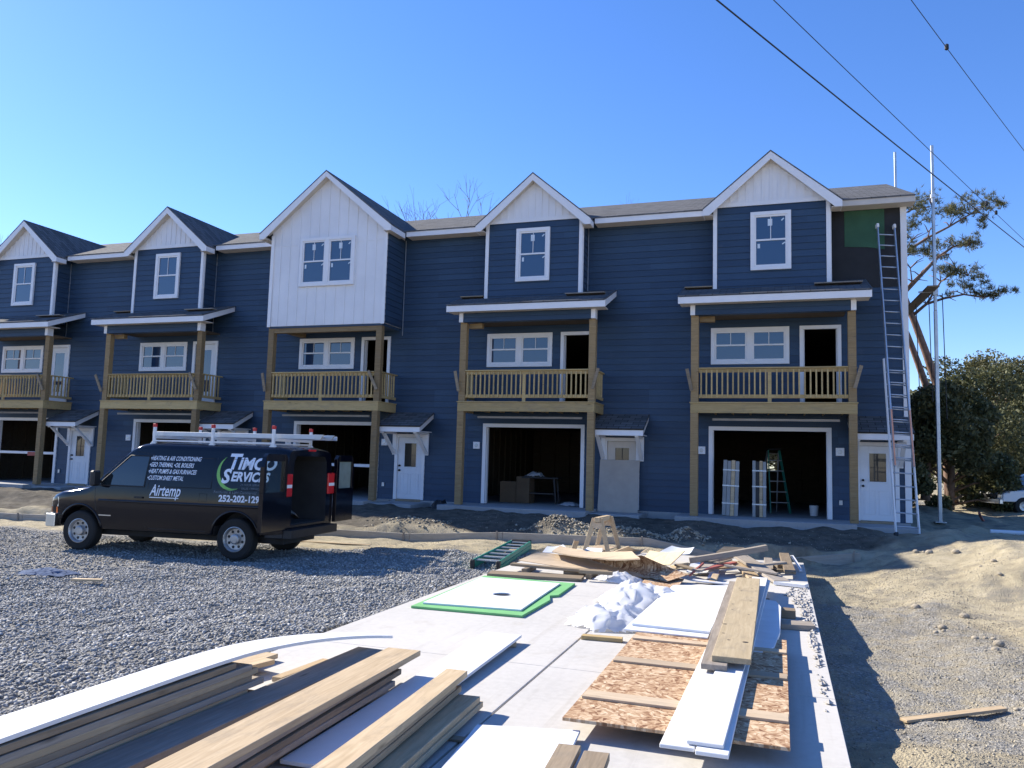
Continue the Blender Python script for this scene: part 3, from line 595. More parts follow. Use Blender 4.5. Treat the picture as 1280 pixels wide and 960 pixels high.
# ------------------------------------------------------------------ the dark work van
van=empty('cargo_van',(0,0,0)); tag(van,'black cargo van with a white ladder rack and both rear doors open','van')
VW=3.43
def ztop(x):
    pts=[(-.97,2.06),(-.8,2.13),(2.0,2.15),(2.25,2.12),(2.40,2.05),(3.16,1.36),(3.30,1.28),(3.9,1.17),(4.12,1.10),(4.24,.98),(4.27,.8)]
    return float(np.interp(x,*zip(*pts)))
def zbot(x): return float(np.interp(x,[-.97,-.5,.5,3.0,4.0,4.27],[.50,.46,.42,.42,.46,.52]))
def hwid(x,z):
    b=float(np.interp(z,[.4,.6,.9,1.22,1.55,1.85,2.0,2.2],[.935,.985,1.0,.985,.935,.88,.84,.80]))
    return b*float(np.interp(x,[-.97,-.7,2.2,3.2,3.9,4.15,4.27],[.975,1,1,.985,.95,.89,.80]))
def section(x):
    zb,zt=zbot(x),ztop(x); r=.15 if x<2.35 else .12; P=[(hwid(x,zb)*.9,zb)]
    n=9
    for i in range(n+1):
        z=zb+.03+(zt-r-zb-.03)*i/n; P.append((hwid(x,z),z))
    h=hwid(x,zt-r)
    for a,f in ((.4,.985),(.7,.94),(.9,.85),(1.0,.6),(1.02,.3)): P.append((h*f,zt-r+r*min(a,1)+ (.012 if a>1 else 0)))
    P.append((0,zt+.018)); return P
xs=[-.97,-.94,-.88,-.7,-.5,-.25,0,.4,.8,1.2,1.6,2.0,2.15,2.25,2.33,2.40,2.6,2.8,3.0,3.16,3.3,3.5,3.7,3.9,4.02,4.12,4.18,4.24,4.27]
mb=MB(); rings=[]
for x in xs:
    P=section(x); ring=[(x,y,z) for y,z in P]+[(x,-y,z) for y,z in P[-2::-1]]; rings.append(ring)
n=len(rings[0]); vsx=[p for r in rings for p in r]
fs=[(i*n+k,(i+1)*n+k,(i+1)*n+k+1,i*n+k+1) for i in range(len(xs)-1) for k in range(n-1)]+[(i*n+n-1,(i+1)*n+n-1,(i+1)*n,i*n) for i in range(len(xs)-1)]
fs+=[tuple(range(n)),tuple((len(xs)-1)*n+k for k in range(n))[::-1]]
mb.add(vsx,fs); body=mb.build('body',MAT['van_paint'],van)
# cut the rear opening and the wheel arches
def cut(obj,cmb):
    c=cmb.build('cutter',MAT['van_interior']); mod=obj.modifiers.new('b','BOOLEAN'); mod.operation='DIFFERENCE'; mod.solver='EXACT'; mod.object=c
    dg=bpy.context.evaluated_depsgraph_get(); dg.update(); me=bpy.data.meshes.new_from_object(obj.evaluated_get(dg)); obj.modifiers.clear(); obj.data=me; bpy.data.objects.remove(c)
c=MB(); c.prism([(-.68,.66),(.68,.66),(.68,1.45),(.64,1.85),(.56,1.95),(-.56,1.95),(-.64,1.85),(-.68,1.45)],'x',-1.5,1.9); cut(body,c)
for x0 in (0,VW):
    for s_ in (-1,1):
        c=MB(); c.lathe([(.49,s_*.62),(.49,s_*1.2)],28,'y',(x0,0,.40)); cut(body,c)
bmx=bmesh.new(); bmx.from_mesh(body.data); bmesh.ops.recalc_face_normals(bmx,faces=bmx.faces[:]); bmx.to_mesh(body.data); bmx.free()
for p in body.data.polygons: p.use_smooth=True
body.data.set_sharp_from_angle(angle=R_(32))
mi=len(body.data.materials)
if mi<2: body.data.materials.append(MAT['van_interior'])
for p in body.data.polygons:
    c=p.center
    if -.93<c.x<1.95 and abs(c.y)<.69 and .64<c.z<1.97 and not(c.x<-.96): p.material_index=1
    elif abs(c.y)<.80 and c.z<1.0 and (abs(c.x)<.55 or abs(c.x-VW)<.55): p.material_index=1
mb=MB(); mb.box(-.9,1.88,-.67,.67,.661,.675); mb.box(.2,1.2,-.67,-.4,.68,1.5); mb.box(-.2,1.4,.40,.67,.68,1.3); W_=lambda n,mb,m,p=van,**k:mb.build(n,MAT[m],p,**k); W_('cargo_floor',mb,'van_interior')
def side(x,z,off,s=1): return Vector((x,s*(hwid(x,z)+off),z))
def sidepatch(name,outline,mat,parent=van,off=.004,s=1,thickness=0,nz=6,nx=8):
    # panel that follows the body side; outline(u in 0..1 along x, v in 0..1 in z) -> (x,z)
    mb=MB(); vs=[]; 
    for j in range(nz+1):
        for i in range(nx+1):
            x,z=outline(i/nx,j/nz); vs.append(side(x,z,off,s))
    mb.add(vs,[(j*(nx+1)+i,j*(nx+1)+i+1,(j+1)*(nx+1)+i+1,(j+1)*(nx+1)+i) for j in range(nz) for i in range(nx)])
    return mb.build(name,MAT[mat],parent,smooth=True,recalc=False)
for s_ in (1,-1):
    # front door window: sloping front edge
    wn=sidepatch('side_window',lambda u,v:((2.02+(1.02-.62*v)*u)-.02*v,1.30+.56*v),'vehicle_glass',s=s_)
    mb=MB(); fr=[(3.06,1.285),(2.00,1.285),(1.98,1.875),(2.42,1.875),(3.06,1.285)]
    mb.tube([side(x,z,.004,s_) for x,z in fr],.012,6); W_('window_frame',mb,'dark_plastic',wn)
    dl=MB(); pts=[(1.93,.52),(1.92,1.3),(1.90,1.90),(2.3,1.96)]; dl.tube([side(x,z,.0,s_) for x,z in pts],.006,5); W_('door_seam',dl,'dark_plastic')
    dl=MB(); pts=[(3.05,.80),(3.09,1.0),(3.12,1.29)]; dl.tube([side(x,z,.0,s_) for x,z in pts],.006,5); W_('door_seam',dl,'dark_plastic')
    mb=MB(); mb.bar(side(2.0,1.08,.018,s_),side(2.18,1.08,.018,s_),.03,.035); W_('door_handle',mb,'dark_plastic',bevel=.004)
    # mirror
    mb=MB(); p=side(3.02,1.40,0,s_); mb.box(p.x-.06,p.x+.05,min(p.y+s_*.06,p.y+s_*.26),max(p.y+s_*.06,p.y+s_*.26),p.z-.13,p.z+.17); mi_=W_('mirror',mb,'dark_plastic',bevel=.03)
    mb=MB(); mb.bar((p.x,p.y-s_*.02,p.z-.06),(p.x,p.y+s_*.12,p.z-.02),.04,.05); W_('mirror_arm',mb,'dark_plastic',mi_)
    # side moulding
    mb=MB(); vs=[];N=22
    for i in range(N+1):
        x=-.9+(3.0+.9)*i/N
        for z,o in ((.965,.001),(.975,.014),(1.01,.016),(1.02,.001)): vs.append(side(x,z,o,s_))
    mb.add(vs,[(4*i+j,4*i+4+j,4*i+5+j,4*i+1+j) for i in range(N) for j in range(3)]); W_('side_moulding',mb,'van_paint',smooth=True)
    # arch lips
    for x0 in (0,VW):
        mb=MB(); mb.tube([side(x0+.50*math.cos(a),.40+.50*math.sin(a),-.004,s_) for a in np.linspace(.12,math.pi-.12,20)],.022,6); W_('arch_lip',mb,'van_paint',smooth=True)
    # head lamp and indicator at the nose
    mb=MB(); q=[side(x,z,.004,s_) for x,z in ((3.98,.83),(4.19,.83),(4.19,1.0),(3.98,1.02))]; mb.add(q,[(0,1,2,3)]); W_('headlight',mb,'chrome',recalc=False)
    mb=MB(); q=[side(x,z,.006,s_) for x,z in ((3.99,.70),(4.2,.70),(4.2,.82),(3.99,.82))]; mb.add(q,[(0,1,2,3)]); W_('indicator',mb,'orange_lens',recalc=False)
    # tail lamp
    mb=MB(); mb.box(-.995,-.9,.71 if s_>0 else -.985,.985 if s_>0 else -.71,1.20,1.62); tl=W_('tail_light',mb,'tail_red',bevel=.015)
    mb=MB(); a,b=sorted((s_*.74,s_*.975)); mb.box(-.999,-.97,a,b,1.36,1.42); W_('reversing_light',mb,'white_trim',tl)
# more shut lines, fuel flap
for P in ([(.50,.95),(.50,1.88)],[(1.86,.50),(1.85,1.2)],[(-.70,.55),(-.70,1.95)],[(.62,.50),(1.86,.50)]):
    mb=MB(); mb.tube([side(x,z,-.001) for x,z in P],.005,5); W_('panel_seam',mb,'dark_plastic')
mb=MB(); mb.tube([side(x,z,-.001) for x,z in ((.62,1.06),(.78,1.06),(.78,1.2),(.62,1.2),(.62,1.06))],.004,5); W_('fuel_flap',mb,'dark_plastic')
# flank window recess (blank panel) outlines
for x0,x1 in ((.55,1.78),(-.62,.42)):
    mb=MB(); P=[(x0,1.30),(x1,1.30),(x1,1.86),(x0,1.86),(x0,1.30)]; mb.tube([side(x,z,-.001) for x,z in P],.007,6); W_('panel_crease',mb,'van_paint',smooth=True)
# windscreen
mb=MB(); vs=[]
for j in range(7):
    x=2.44+(3.13-2.44)*j/6; z=ztop(x)
    for i in range(9):
        v=(i/8*2-1); y=v*hwid(x,z-.12)*.86; vs.append((x+.012,y,z+.024-(.05*abs(v)**3)))
mb.add(vs,[(j*9+i,j*9+i+1,(j+1)*9+i+1,(j+1)*9+i) for j in range(6) for i in range(8)]); W_('windscreen',mb,'vehicle_glass',smooth=True)
# bumpers, grille, step
mb=MB(); mb.prism([(-1.0,3.98),(-.98,4.2),(-.85,4.33),(-.4,4.40),(.4,4.40),(.85,4.33),(.98,4.2),(1.0,3.98),(.9,3.98),(-.9,3.98)][::-1],'z',.44,.69)
mb.v=[(y,x,z) for x,y,z in mb.v]; W_('front_bumper',mb,'chrome',bevel=.01)
mb=MB(); mb.box(4.262,4.29,-.62,.62,.72,.98); gr=W_('grille',mb,'dark_plastic',bevel=.01)
mb=MB(); mb.box(-1.13,-.96,-.93,.93,.44,.60); mb.box(-.96,-.6,.86,.94,.44,.60); W_('rear_bumper',mb,'dark_plastic',bevel=.012)
mb=MB(); mb.box(-.8,4.0,-.6,.6,.30,.43); W_('chassis',mb,'van_interior')
mb=MB(); mb.box(-.995,-.97,-.14,.14,2.045,2.085); W_('brake_light',mb,'tail_red',bevel=.006)
# wheels
def wheel(x,s_):
    mb=MB(); T=.235; prof=[(.22,0),(.34,.0),(.375,.02),(.388,.06),(.388,T-.06),(.375,T-.02),(.34,T),(.22,T)]
    prof=[(r,s_*(.97-t)) for r,t in prof]; mb.lathe(prof+[prof[0]],40,'y',cap=False); 
    w_=mb.build('wheel',MAT['black_rubber'],van,smooth=False); w_.location=(x,0,.388)
    mb=MB(); mb.lathe([(.236,s_*.940),(.234,s_*.974),(.222,s_*.978),(.205,s_*.955),(.19,s_*.92),(.095,s_*.91),(.09,s_*.965),(.07,s_*.975),(.002,s_*.977)],32,'y',cap=False); r=mb.build('rim',MAT['wheel_steel'],w_,smooth=False); 
    mb=MB()
    for k in range(8): a=k*math.pi/4+.3; mb.lathe([(.027,s_*.90),(.027,s_*.9195)],12,'y',(.15*math.cos(a),0,.15*math.sin(a)))
    mb.build('vent_holes',MAT['dark_plastic'],w_)
for x in (0,VW):
    for s_ in (1,-1): wheel(x,s_)
# rear doors, swung out flat
for s_ in (1,-1):
    P=lambda a,z:(a,z)
    y0=s_*.965; d=MB(); wdt=.80
    def yy(t): return y0+s_*(.03+wdt*t)
    out=[(0,.62),(1,.62),(1,1.75),(.93,1.93),(.85,1.98),(.1,1.98),(0,1.9)]
    hole=[(.14,1.32),(.88,1.32),(.88,1.70),(.80,1.84),(.2,1.84),(.14,1.78)]
    xf,xb=-1.04,-.96
    frame=[]
    # panel below, posts and header around the window
    for poly in ([(0,.62),(1,.62),(1,1.30),(0,1.30)],[(0,1.30),(.13,1.30),(.13,1.98),(.1,1.98),(0,1.9)],[(.89,1.30),(1,1.30),(1,1.75),(.93,1.93),(.89,1.955)],[(.13,1.85),(.89,1.85),(.89,1.955),(.85,1.98),(.13,1.98)]):
        d.prism([(yy(a),z) for a,z in poly],'x',xf,xb)
    dm=d.build('rear_door',MAT['van_paint'],van,bevel=.004)
    for zc in (.80,1.02): 
        b_=MB(); b_.box(xb+.001,xb+.018,min(yy(.12),yy(.88)),max(yy(.12),yy(.88)),zc-.07,zc+.07); b_.build('door_trim',MAT['van_interior'],dm,bevel=.006)
    g=MB(); g.prism([(yy(.13),1.30),(yy(.89),1.30),(yy(.89),1.85),(yy(.13),1.85)],'x',-1.005,-.999); g.build('door_window',MAT['clear_glass' if s_>0 else 'painted_reflection_glass'],dm)
    h=MB(); h.box(-.97,-.94,min(yy(.86),yy(.92)),max(yy(.86),yy(.92)),1.1,1.25); h.build('door_handle',MAT['dark_plastic'],dm)
# ladder rack
RX=(2.05,.75,-.55); rk=None
for x in RX:
    mb=MB()
    for s_ in (1,-1):
        mb.prism([(x-.11,2.06),(x+.11,2.06),(x+.03,2.16),(x-.03,2.16)],'y',s_*.72-.03,s_*.72+.03); mb.box(x-.025,x+.025,s_*.72-.025,s_*.72+.025,2.16,2.48)
    mb.box(x-.025,x+.025,-.72,.72,2.22,2.27)
    q=W_('ladder_rack',mb,'white_steel',bevel=.003); rk=rk or q
mb=MB(); mb.box(-.575,2.075,.70,.74,2.161,2.19); W_('rack_rail',mb,'white_steel',rk); mb=MB(); mb.box(-.575,2.075,-.74,-.70,2.161,2.19); W_('rack_rail',mb,'white_steel',rk)
for x in RX:
    for s_ in (1,-1): mb=MB(); mb.box(x-.032,x+.032,s_*.72-.032,s_*.72+.032,2.44,2.51); W_('rack_cap',mb,'red_plastic',rk,bevel=.008)
# lettering on the left flank; u runs towards the rear
def flank(x0,z0):
    def f(u,v): z=z0+v; x=x0-u; return side(x,z,.006)
    return f
for i,tx in enumerate(('\u2022HEATING & AIR CONDITIONING','\u2022GEO THERMAL \u2022OIL BOILERS','\u2022HEAT PUMPS & GAS FURNACES','\u2022CUSTOM SHEET METAL')):
    lettering('lettering',tx,.115,'lettering_white',van,flank(1.97-.0*i,1.80-.125*i),.35,.002,.64)
lettering('lettering','Airtemp',.30,'lettering_white',van,flank(1.86,1.13),.28,.004,.66)
mb=MB(); mb.add([side(1.86,1.085,.006),side(1.22,1.085,.006),side(1.22,1.10,.006),side(1.86,1.10,.006)],[(0,1,2,3)]); W_('lettering_line',mb,'lettering_white',recalc=False)
X0=.36
lettering('lettering','T',.40,'lettering_white',van,flank(X0-.08,1.68),.2,.012); lettering('lettering','IMCO',.30,'lettering_white',van,flank(X0-.31,1.68),.2,.011,1.02)
lettering('lettering','S',.36,'lettering_white',van,flank(X0-.0,1.42),.2,.012); lettering('lettering','ERVICES',.235,'lettering_white',van,flank(X0-.20,1.46),.2,.009,.92)
mb=MB(); vs=[];N=22
for i in range(N+1):
    a=R_(128)+(R_(290)-R_(128))*i/N; wd=.055*math.sin(math.pi*i/N)
    for r_ in (.335-wd*.3,.335+wd): vs.append(side(X0-.27-r_*math.cos(a)*1.0,1.64+r_*math.sin(a),.005))
mb.add(vs,[(2*i,2*i+2,2*i+3,2*i+1) for i in range(N)]); W_('emblem_arc',mb,'lettering_green',recalc=False)
for tx,xx,zz,sz in (('24 HOUR SERVICE',X0-.42,1.375,.055),('SALES \u2022 SERVICE',X0-.45,1.305,.055),('Residential & Light Commercial',X0+.12,1.225,.07)): lettering('lettering',tx,sz,'lettering_dim',van,flank(xx,zz),.1,.0)
lettering('lettering','252-202-129',.165,'lettering_white',van,flank(X0-.0,1.075),0,.006,1.0)
mb=MB(); mb.add([side(2.98,.70,.006),side(2.70,.70,.006),side(2.70,.72,.006),side(2.98,.72,.006)],[(0,1,2,3)]); W_('name_badge',mb,'chrome',recalc=False)
VA=R_(184.7); vp=GD(292.6,674,14.66)
van.rotation_euler=(0,0,VA)
off=Matrix.Rotation(VA,3,'Z')@Vector((0,.97,.388)); van.location=(vp.x-off.x,vp.y-off.y,-.06)
# aluminium ladder lying on the rack
def ladder(name,L,wid,h,t,mat,step=.305,rung='round',flare=0):
    root=empty(name)
    for s_ in (1,-1):
        mb=MB(); mb.box(0,L,s_*wid/2-t/2,s_*wid/2+t/2,0,h); mb.build('rail',MAT[mat],root,bevel=.004)
    me=None; n=int((L-.2)/step)
    for i in range(n+1):
        if me is None:
            mb=MB(); mb.tube([(0,-wid/2+t/2-.0,h/2),(0,wid/2-t/2,h/2)],.017,8); me=mb.mesh('rung',MAT['aluminium'],True)
        o=put('rung',me,root); o.location=(.15+i*step,0,0)
    return root
Mv=Matrix.Translation(van.location)@Matrix.Rotation(VA,4,'Z')
for nm,dx,dy,lab in (('extension_ladder',-1.45,.36,'aluminium ladder lying on the van roof rack, nearest its left side'),('extension_ladder',-1.2,-.38,'second aluminium ladder on the van roof rack, behind the nearer one')):
    ld_=ladder(nm,3.65,.44,.085,.03,'aluminium'); ld_.matrix_world=Mv@Matrix.Translation((dx,dy,2.272)); tag(ld_,lab,'ladder')
    if dy>0:
        for x in (.03,): 
            for s_ in (1,-1):
                mb=MB(); mb.prism([(0,-.005),(.12,-.005),(.12,.09),(-.06,.09)],'y',s_*.22-.02,s_*.22+.02); mb.build('end_cap',MAT['galvanised'],ld_)
# ------------------------------------------------------------------ boards and sheets lying about
DZ=.15   # top of the driveway
def bx(v): return Vector(v)
WR=random.Random(41)
def board(name,A,B,w,t,mat,label,cat='board',group=None,tilt=0,bow=0,seg=1,bevel=.003,crook=0):
    if (Vector(B)-Vector(A)).length>1.2 and seg==1: seg=10; bow=WR.uniform(-.004,.004) if group or w>.2 else WR.uniform(-.01,.012); crook=0; side_=WR.uniform(-.012,.012)
    else: side_=0
    # A, B: centre of the TOP face at both ends; t: thickness; bow: sag of the middle; tilt: roll about the length
    A=Vector(A);B=Vector(B);d=B-A;L=d.length;x=d.normalized();y=Vector((0,0,1)).cross(x).normalized();z=x.cross(y)
    if tilt: q=Matrix.Rotation(tilt,3,x); y=q@y; z=q@z
    mb=MB(); vs=[]
    for i in range(seg+1):
        u=i/seg; s_=bow*4*u*(1-u); c_=crook*u*u
        y0=side_*4*u*(1-u); e0=WR.uniform(-.004,.004) if i in (0,seg) else 0
        vs+=[(L*(u-.5)+e0,-w/2+y0,-t/2+s_+c_),(L*(u-.5)-e0,w/2+y0,-t/2+s_+c_),(L*(u-.5)-e0,w/2+y0,t/2+s_+c_),(L*(u-.5)+e0,-w/2+y0,t/2+s_+c_)]
    fs=[(0,1,2,3),(4*seg+3,4*seg+2,4*seg+1,4*seg)]
    for i in range(seg): 
        for k in range(4): fs.append((4*i+k,4*i+4+k,4*i+4+(k+1)%4,4*i+(k+1)%4))
    mb.add(vs,fs); o=mb.build(name,MAT[mat],bevel=bevel)
    M=Matrix((x,y,z)).transposed().to_4x4(); M.translation=(A+B)/2-z*t/2; o.matrix_world=M
    return tag(o,label,cat,group)
def V(x,y,z): return Vector((x,y,z))
T2=.042
# stack under the long white board (far left)
for i in range(7):
    z=DZ+.03+T2*(i+1); e=(.22,.02,.30,.12,.2,.05,-.2)[i]
    board('plank',(-5.13+.012*(i%2),-19.6,z),(-5.11+.012*(i%3),-16.75+e*.6,z),.265,T2-.002,('weathered_lumber','lumber','grey_lumber')[i%3],
      'weathered plank in the stack under the long white board','plank','planks stacked under the white board')
for y in (-17.2,-18.6): board('dunnage',(-5.30,y,DZ+.029),(-4.95,y,DZ+.029),.09,.028,'weathered_lumber','short spacer stick under the plank stack of the long white board','spacer','spacer sticks under the white-board stack')
# the long white board, drooping past the stack end
mb=MB(); vs=[]; N=26
for i in range(N+1):
    u=i/N; y=-19.8+u*4.9; xx=-5.15+.27*max(0,(u-.50)/.5)**1.7; zz=.478+.012*math.sin(u*3)-.21*max(0,(u-.60)/.40)**1.8
    w2=.15-.03*max(0,(u-.8)/.2)
    vs+=[(xx-w2,y,zz),(xx+w2,y,zz),(xx+w2,y,zz+.024),(xx-w2,y,zz+.024)]
fs=[(0,1,2,3)[::-1],(4*N,4*N+1,4*N+2,4*N+3)]
for i in range(N):
    for k in range(4): fs.append((4*i+k,4*i+(k+1)%4,4*i+4+(k+1)%4,4*i+4+k))
mb.add(vs,fs); tag(mb.build('trim_board',MAT['white_board']),'long white trim board curving down off the leftmost plank stack','trim board')
# offcuts poking out at the left of that stack
board('plank',(-5.75,-18.4,DZ+.06),(-5.62,-15.6,DZ+.06),.24,.04,'lumber','pale plank half hidden on the gravel side of the long white board','plank')
board('plank',(-5.70,-17.1,DZ+.10),(-5.44,-15.9,DZ+.10),.26,.038,'lumber','short pale offcut poking out left from under the long white board','plank')
board('plank',(-5.10,-16.2,DZ+.05),(-5.05,-15.55,DZ+.05),.09,.04,'lumber','narrow pale stick ending just right of the white-board stack','stick')
# low plank in the shade of that stack
for i in range(2): board('plank',(-4.83,-19.4,DZ+.012+.045*(i+1)),(-4.78,-15.2-.05*i,DZ+.012+.045*(i+1)),.285,.043,'grey_lumber' if i else 'weathered_lumber',
    ('lower plank of the pair lying in the shade between the left stacks','upper plank of the shaded pair between the two left stacks')[i],'plank')
# stack with the sunlit top
ends=(-.9,-.62,-.38,-.10,.02)
for i in range(5):
    z=DZ+.025+.043*(i+1); top=i==4
    board('plank',(-4.15+.02*(i%2),-19.4,z),(-4.33+.035*((i*2)%3),-15.68+ends[i]*(.7 if i<4 else 0)+(.0 if top else (.05 if i==3 else 0)),z),.285,.041,'lumber' if top else ('weathered_lumber','grey_lumber')[i%2],
      'sunlit tan plank on top of the middle left stack' if top else 'weathered plank in the middle left stack under the sunlit tan plank','plank',None if top else 'planks under the sunlit tan plank')
for y in (-16.6,-18.2): board('dunnage',(-4.42,y,DZ+.024),(-4.0,y,DZ+.024),.09,.023,'weathered_lumber','spacer stick under the middle left plank stack','spacer','spacer sticks under the middle left stack')
# white board lying flat and running under the next bundle
board('trim_board',(-3.90,-17.6,DZ+.045),(-3.975,-14.05,DZ+.075),.385,.025,'white_board','white board lying flat on the concrete, its end free beside the joint','trim board')
board('spacer',(-4.05,-14.3,DZ+.048),(-3.78,-14.22,DZ+.048),.09,.046,'lumber','small block under the free end of the flat white board','spacer')
# bundle with the narrow light plank on it
for i in range(2):
    z=DZ+.02+.043*(i+1)
    board('plank',(-3.36+.01*(i%2),-19.2,z),(-3.51+.01*((i+1)%2),-16.17-.04*(i==1),z),.225,.041,'lumber','plank in the low bundle beside the open joint of the driveway','plank','planks of the low bundle by the joint')
for y in (-16.8,-18.): board('dunnage',(-3.55,y,DZ+.018),(-3.22,y,DZ+.018),.07,.017,'weathered_lumber','thin stick under the low bundle by the driveway joint','spacer','sticks under the low bundle')
board('plank',(-3.44,-19.2,DZ+.25),(-3.615,-16.12,DZ+.25),.165,.045,'lumber','narrow pale plank topmost along the left side of the low bundle','plank')
for i in range(2): board('plank',(-3.445,-19.2,DZ+.117+.044*(i+1)),(-3.62,-16.2-.1*i,DZ+.117+.044*(i+1)),.15,.042,'weathered_lumber','hidden narrow plank directly under the narrow pale one','plank','planks under the narrow pale one')
# white panel with its blocks and two brown planks near the bottom edge
mb=MB(); mb.prism([(-3.26,-16.62),(-2.60,-16.46),(-2.47,-17.9),(-3.12,-17.95)],'z',DZ+.036,DZ+.055); tag(mb.build('white_sheet',MAT['white_panel'],bevel=.003),'small white panel lying under the two brown planks at the bottom edge','panel')
board('spacer',(-2.66,-16.60,DZ+.0345),(-2.64,-17.6,DZ+.0345),.05,.033,'weathered_lumber','dark strip under the right side of the small white panel','spacer')
board('spacer',(-3.16,-16.8,DZ+.0345),(-3.10,-17.7,DZ+.0345),.05,.033,'weathered_lumber','dark strip under the left side of the small white panel','spacer')
board('plank',(-2.42,-18.7,DZ+.123),(-2.55,-16.93,DZ+.123),.135,.04,'weathered_lumber','left one of two brown planks at the bottom edge','plank')
board('plank',(-2.27,-18.7,DZ+.115),(-2.38,-16.96,DZ+.115),.15,.045,'weathered_lumber','right one of two brown planks at the bottom edge','plank')
board('spacer',(-2.62,-17.3,DZ+.081),(-2.16,-17.25,DZ+.068),.09,.02,'lumber','cross stick under the two brown planks at the bottom edge','spacer')
# OSB panel with cleats
oz=DZ+.125
mb=MB(); mb.box(-2.72,-1.31,-16.47,-13.35,oz-.022,oz); ob=mb.build('osb_sheet',MAT['osb'],bevel=.002); tag(ob,'speckled strand board panel with pale cross cleats raised off the driveway','panel')
for i,y in enumerate((-13.93,-14.83,-15.93)):
    mb=MB(); w2=(.06,.075,.085)[i]; mb.box(-2.70,-1.315,y-w2,y+w2,oz+.0005,oz+.019); mb.build('cleat',MAT['plywood'],ob,bevel=.002)
for x in (-2.35,-1.6): board('spacer',(x,-16.1,DZ+.102),(x,-13.5,DZ+.102),.09,.10,'weathered_lumber','%s bearer holding the strand board panel off the concrete'%('left' if x<-2 else 'right'),'spacer')
# white trim boards across it, and the heavy beams on those
board('trim_board',(-1.935,-16.84,oz+.043),(-1.80,-9.4,oz+.043),.20,.022,'white_board','lower left white trim board of the pair running lengthwise over the strand board','trim board')
board('trim_board',(-1.735,-16.88,oz+.046),(-1.60,-9.5,oz+.046),.185,.024,'white_board','lower right white trim board of the pair running lengthwise over the strand board','trim board')
board('trim_board',(-1.78,-16.80,oz+.070),(-1.65,-9.45,oz+.070),.21,.022,'white_board','uppermost white trim board under the bolt-marked plank','trim board')
bz=oz+.071
board('plank',(-1.86,-15.12,bz+.045),(-1.92,-10.4,bz+.045),.20,.043,'grey_lumber','grey plank under the left edge of the bolt-marked plank','plank')
bp=board('plank',(-1.735,-15.02,bz+.092),(-1.78,-10.3,bz+.092),.30,.045,'aged_plank','heavy tan plank with dark bolt holes resting on white boards','plank')
for i,(a,b) in enumerate(((-1.75,-.09),(-1.72,.05),(-1.45,.11),(-1.02,.12),(-.42,-.08),(-.2,.09),(.15,.1),(1.35,.08),(1.42,-.07))):
    mb=MB(); mb.lathe([(.016+.012*(i%3==0),.0228),(.01,.0236)],8,'z',(a,b,0)); mb.build('bolt_hole',MAT['dark_plastic'],bp)
# white sheets
mb=MB(); mb.prism([(-2.80,-13.45),(-2.02,-13.5),(-1.99,-10.3),(-2.74,-10.65)],'z',oz+.02,oz+.045); tag(mb.build('white_sheet',MAT['white_panel'],bevel=.003),'large white sheet left of the bolt-marked plank','panel')
mb=MB(); mb.prism([(-2.85,-13.63),(-2.03,-13.66),(-2.0,-10.5),(-2.78,-10.8)],'z',oz-.02+.021,oz+.0185); tag(mb.build('white_sheet',MAT['white_panel'],bevel=.003),'second white sheet showing under the front edge of the large white sheet','panel')
for y in (-10.9,-12.2): board('spacer',(-2.80,y,oz-.001),(-1.5,y,oz-.001),.1,.12,'weathered_lumber','bearer under the white sheets, %s one'%('rear' if y>-11 else 'front'),'spacer')
mb=MB(); P=[(-1.60,-11.0),(-1.42,-11.1),(-1.36,-11.5),(-1.37,-13.0),(-1.42,-13.75),(-1.52,-14.0),(-1.60,-14.0)]; mb.prism(P,'z',DZ+.10,DZ+.135); tag(mb.build('white_sheet',MAT['white_panel'],bevel=.004),'narrow white sheet in the shade right of the bolt-marked plank','panel')
board('spacer',(-1.62,-11.4,DZ+.099),(-1.2,-11.4,DZ+.099),.2,.098,'weathered_lumber','block under the shaded narrow white sheet','spacer')
board('spacer',(-1.62,-13.2,DZ+.099),(-1.4,-13.2,DZ+.099),.2,.098,'weathered_lumber','front block under the shaded narrow white sheet','spacer')
board('plank',(-1.38,-12.05,DZ+.06),(-1.02,-12.0,DZ+.06),.26,.058,'grey_lumber','short grey offcut beside the shaded narrow white sheet','offcut')
board('offcut',(-3.28,-13.60,DZ+.041),(-2.87,-13.57,DZ+.041),.10,.04,'treated_wood','short yellowish offcut lying across the driveway joint','offcut')
# green backed foam panel with the white face
gz=DZ+.03
mb=MB(); mb.prism([(-5.53,-12.92),(-4.15,-12.88),(-4.14,-11.75),(-4.23,-11.45),(-4.14,-11.35),(-4.19,-10.26),(-5.62,-10.2)],'z',DZ+.001,gz); tag(mb.build('foam_board',MAT['foam_green'],bevel=.004),'green foam board lying flat under the white sheet with a round hole','foam board')
hb=MB(); n=28; cx,cy,rr=-4.78,-11.77,.125; out=[(-5.45,-12.76),(-4.24,-12.66),(-4.30,-11.6),(-4.35,-10.5),(-5.55,-10.52)]
hv=[(cx+rr*math.cos(2*math.pi*k/n),cy+rr*math.sin(2*math.pi*k/n)) for k in range(n)]
bm=bmesh.new(); ov=[bm.verts.new((x,y,0)) for x,y in out]; iv=[bm.verts.new((x,y,0)) for x,y in hv]
ed=[bm.edges.new((ov[i],ov[(i+1)%len(ov)])) for i in range(len(ov))]+[bm.edges.new((iv[i],iv[(i+1)%n])) for i in range(n)]
bmesh.ops.triangle_fill(bm,use_beauty=True,edges=ed); ex=bmesh.ops.extrude_face_region(bm,geom=bm.faces[:]); bmesh.ops.translate(bm,verts=[g for g in ex['geom'] if isinstance(g,bmesh.types.BMVert)],vec=(0,0,.02)); bmesh.ops.recalc_face_normals(bm,faces=bm.faces[:])
me=bpy.data.meshes.new('white_sheet'); bm.to_mesh(me); bm.free(); me.materials.append(MAT['white_panel']); o=put('white_sheet',me); o.location=(0,0,gz+.001); tag(o,'white sheet with a round hole lying on the green foam board','panel')
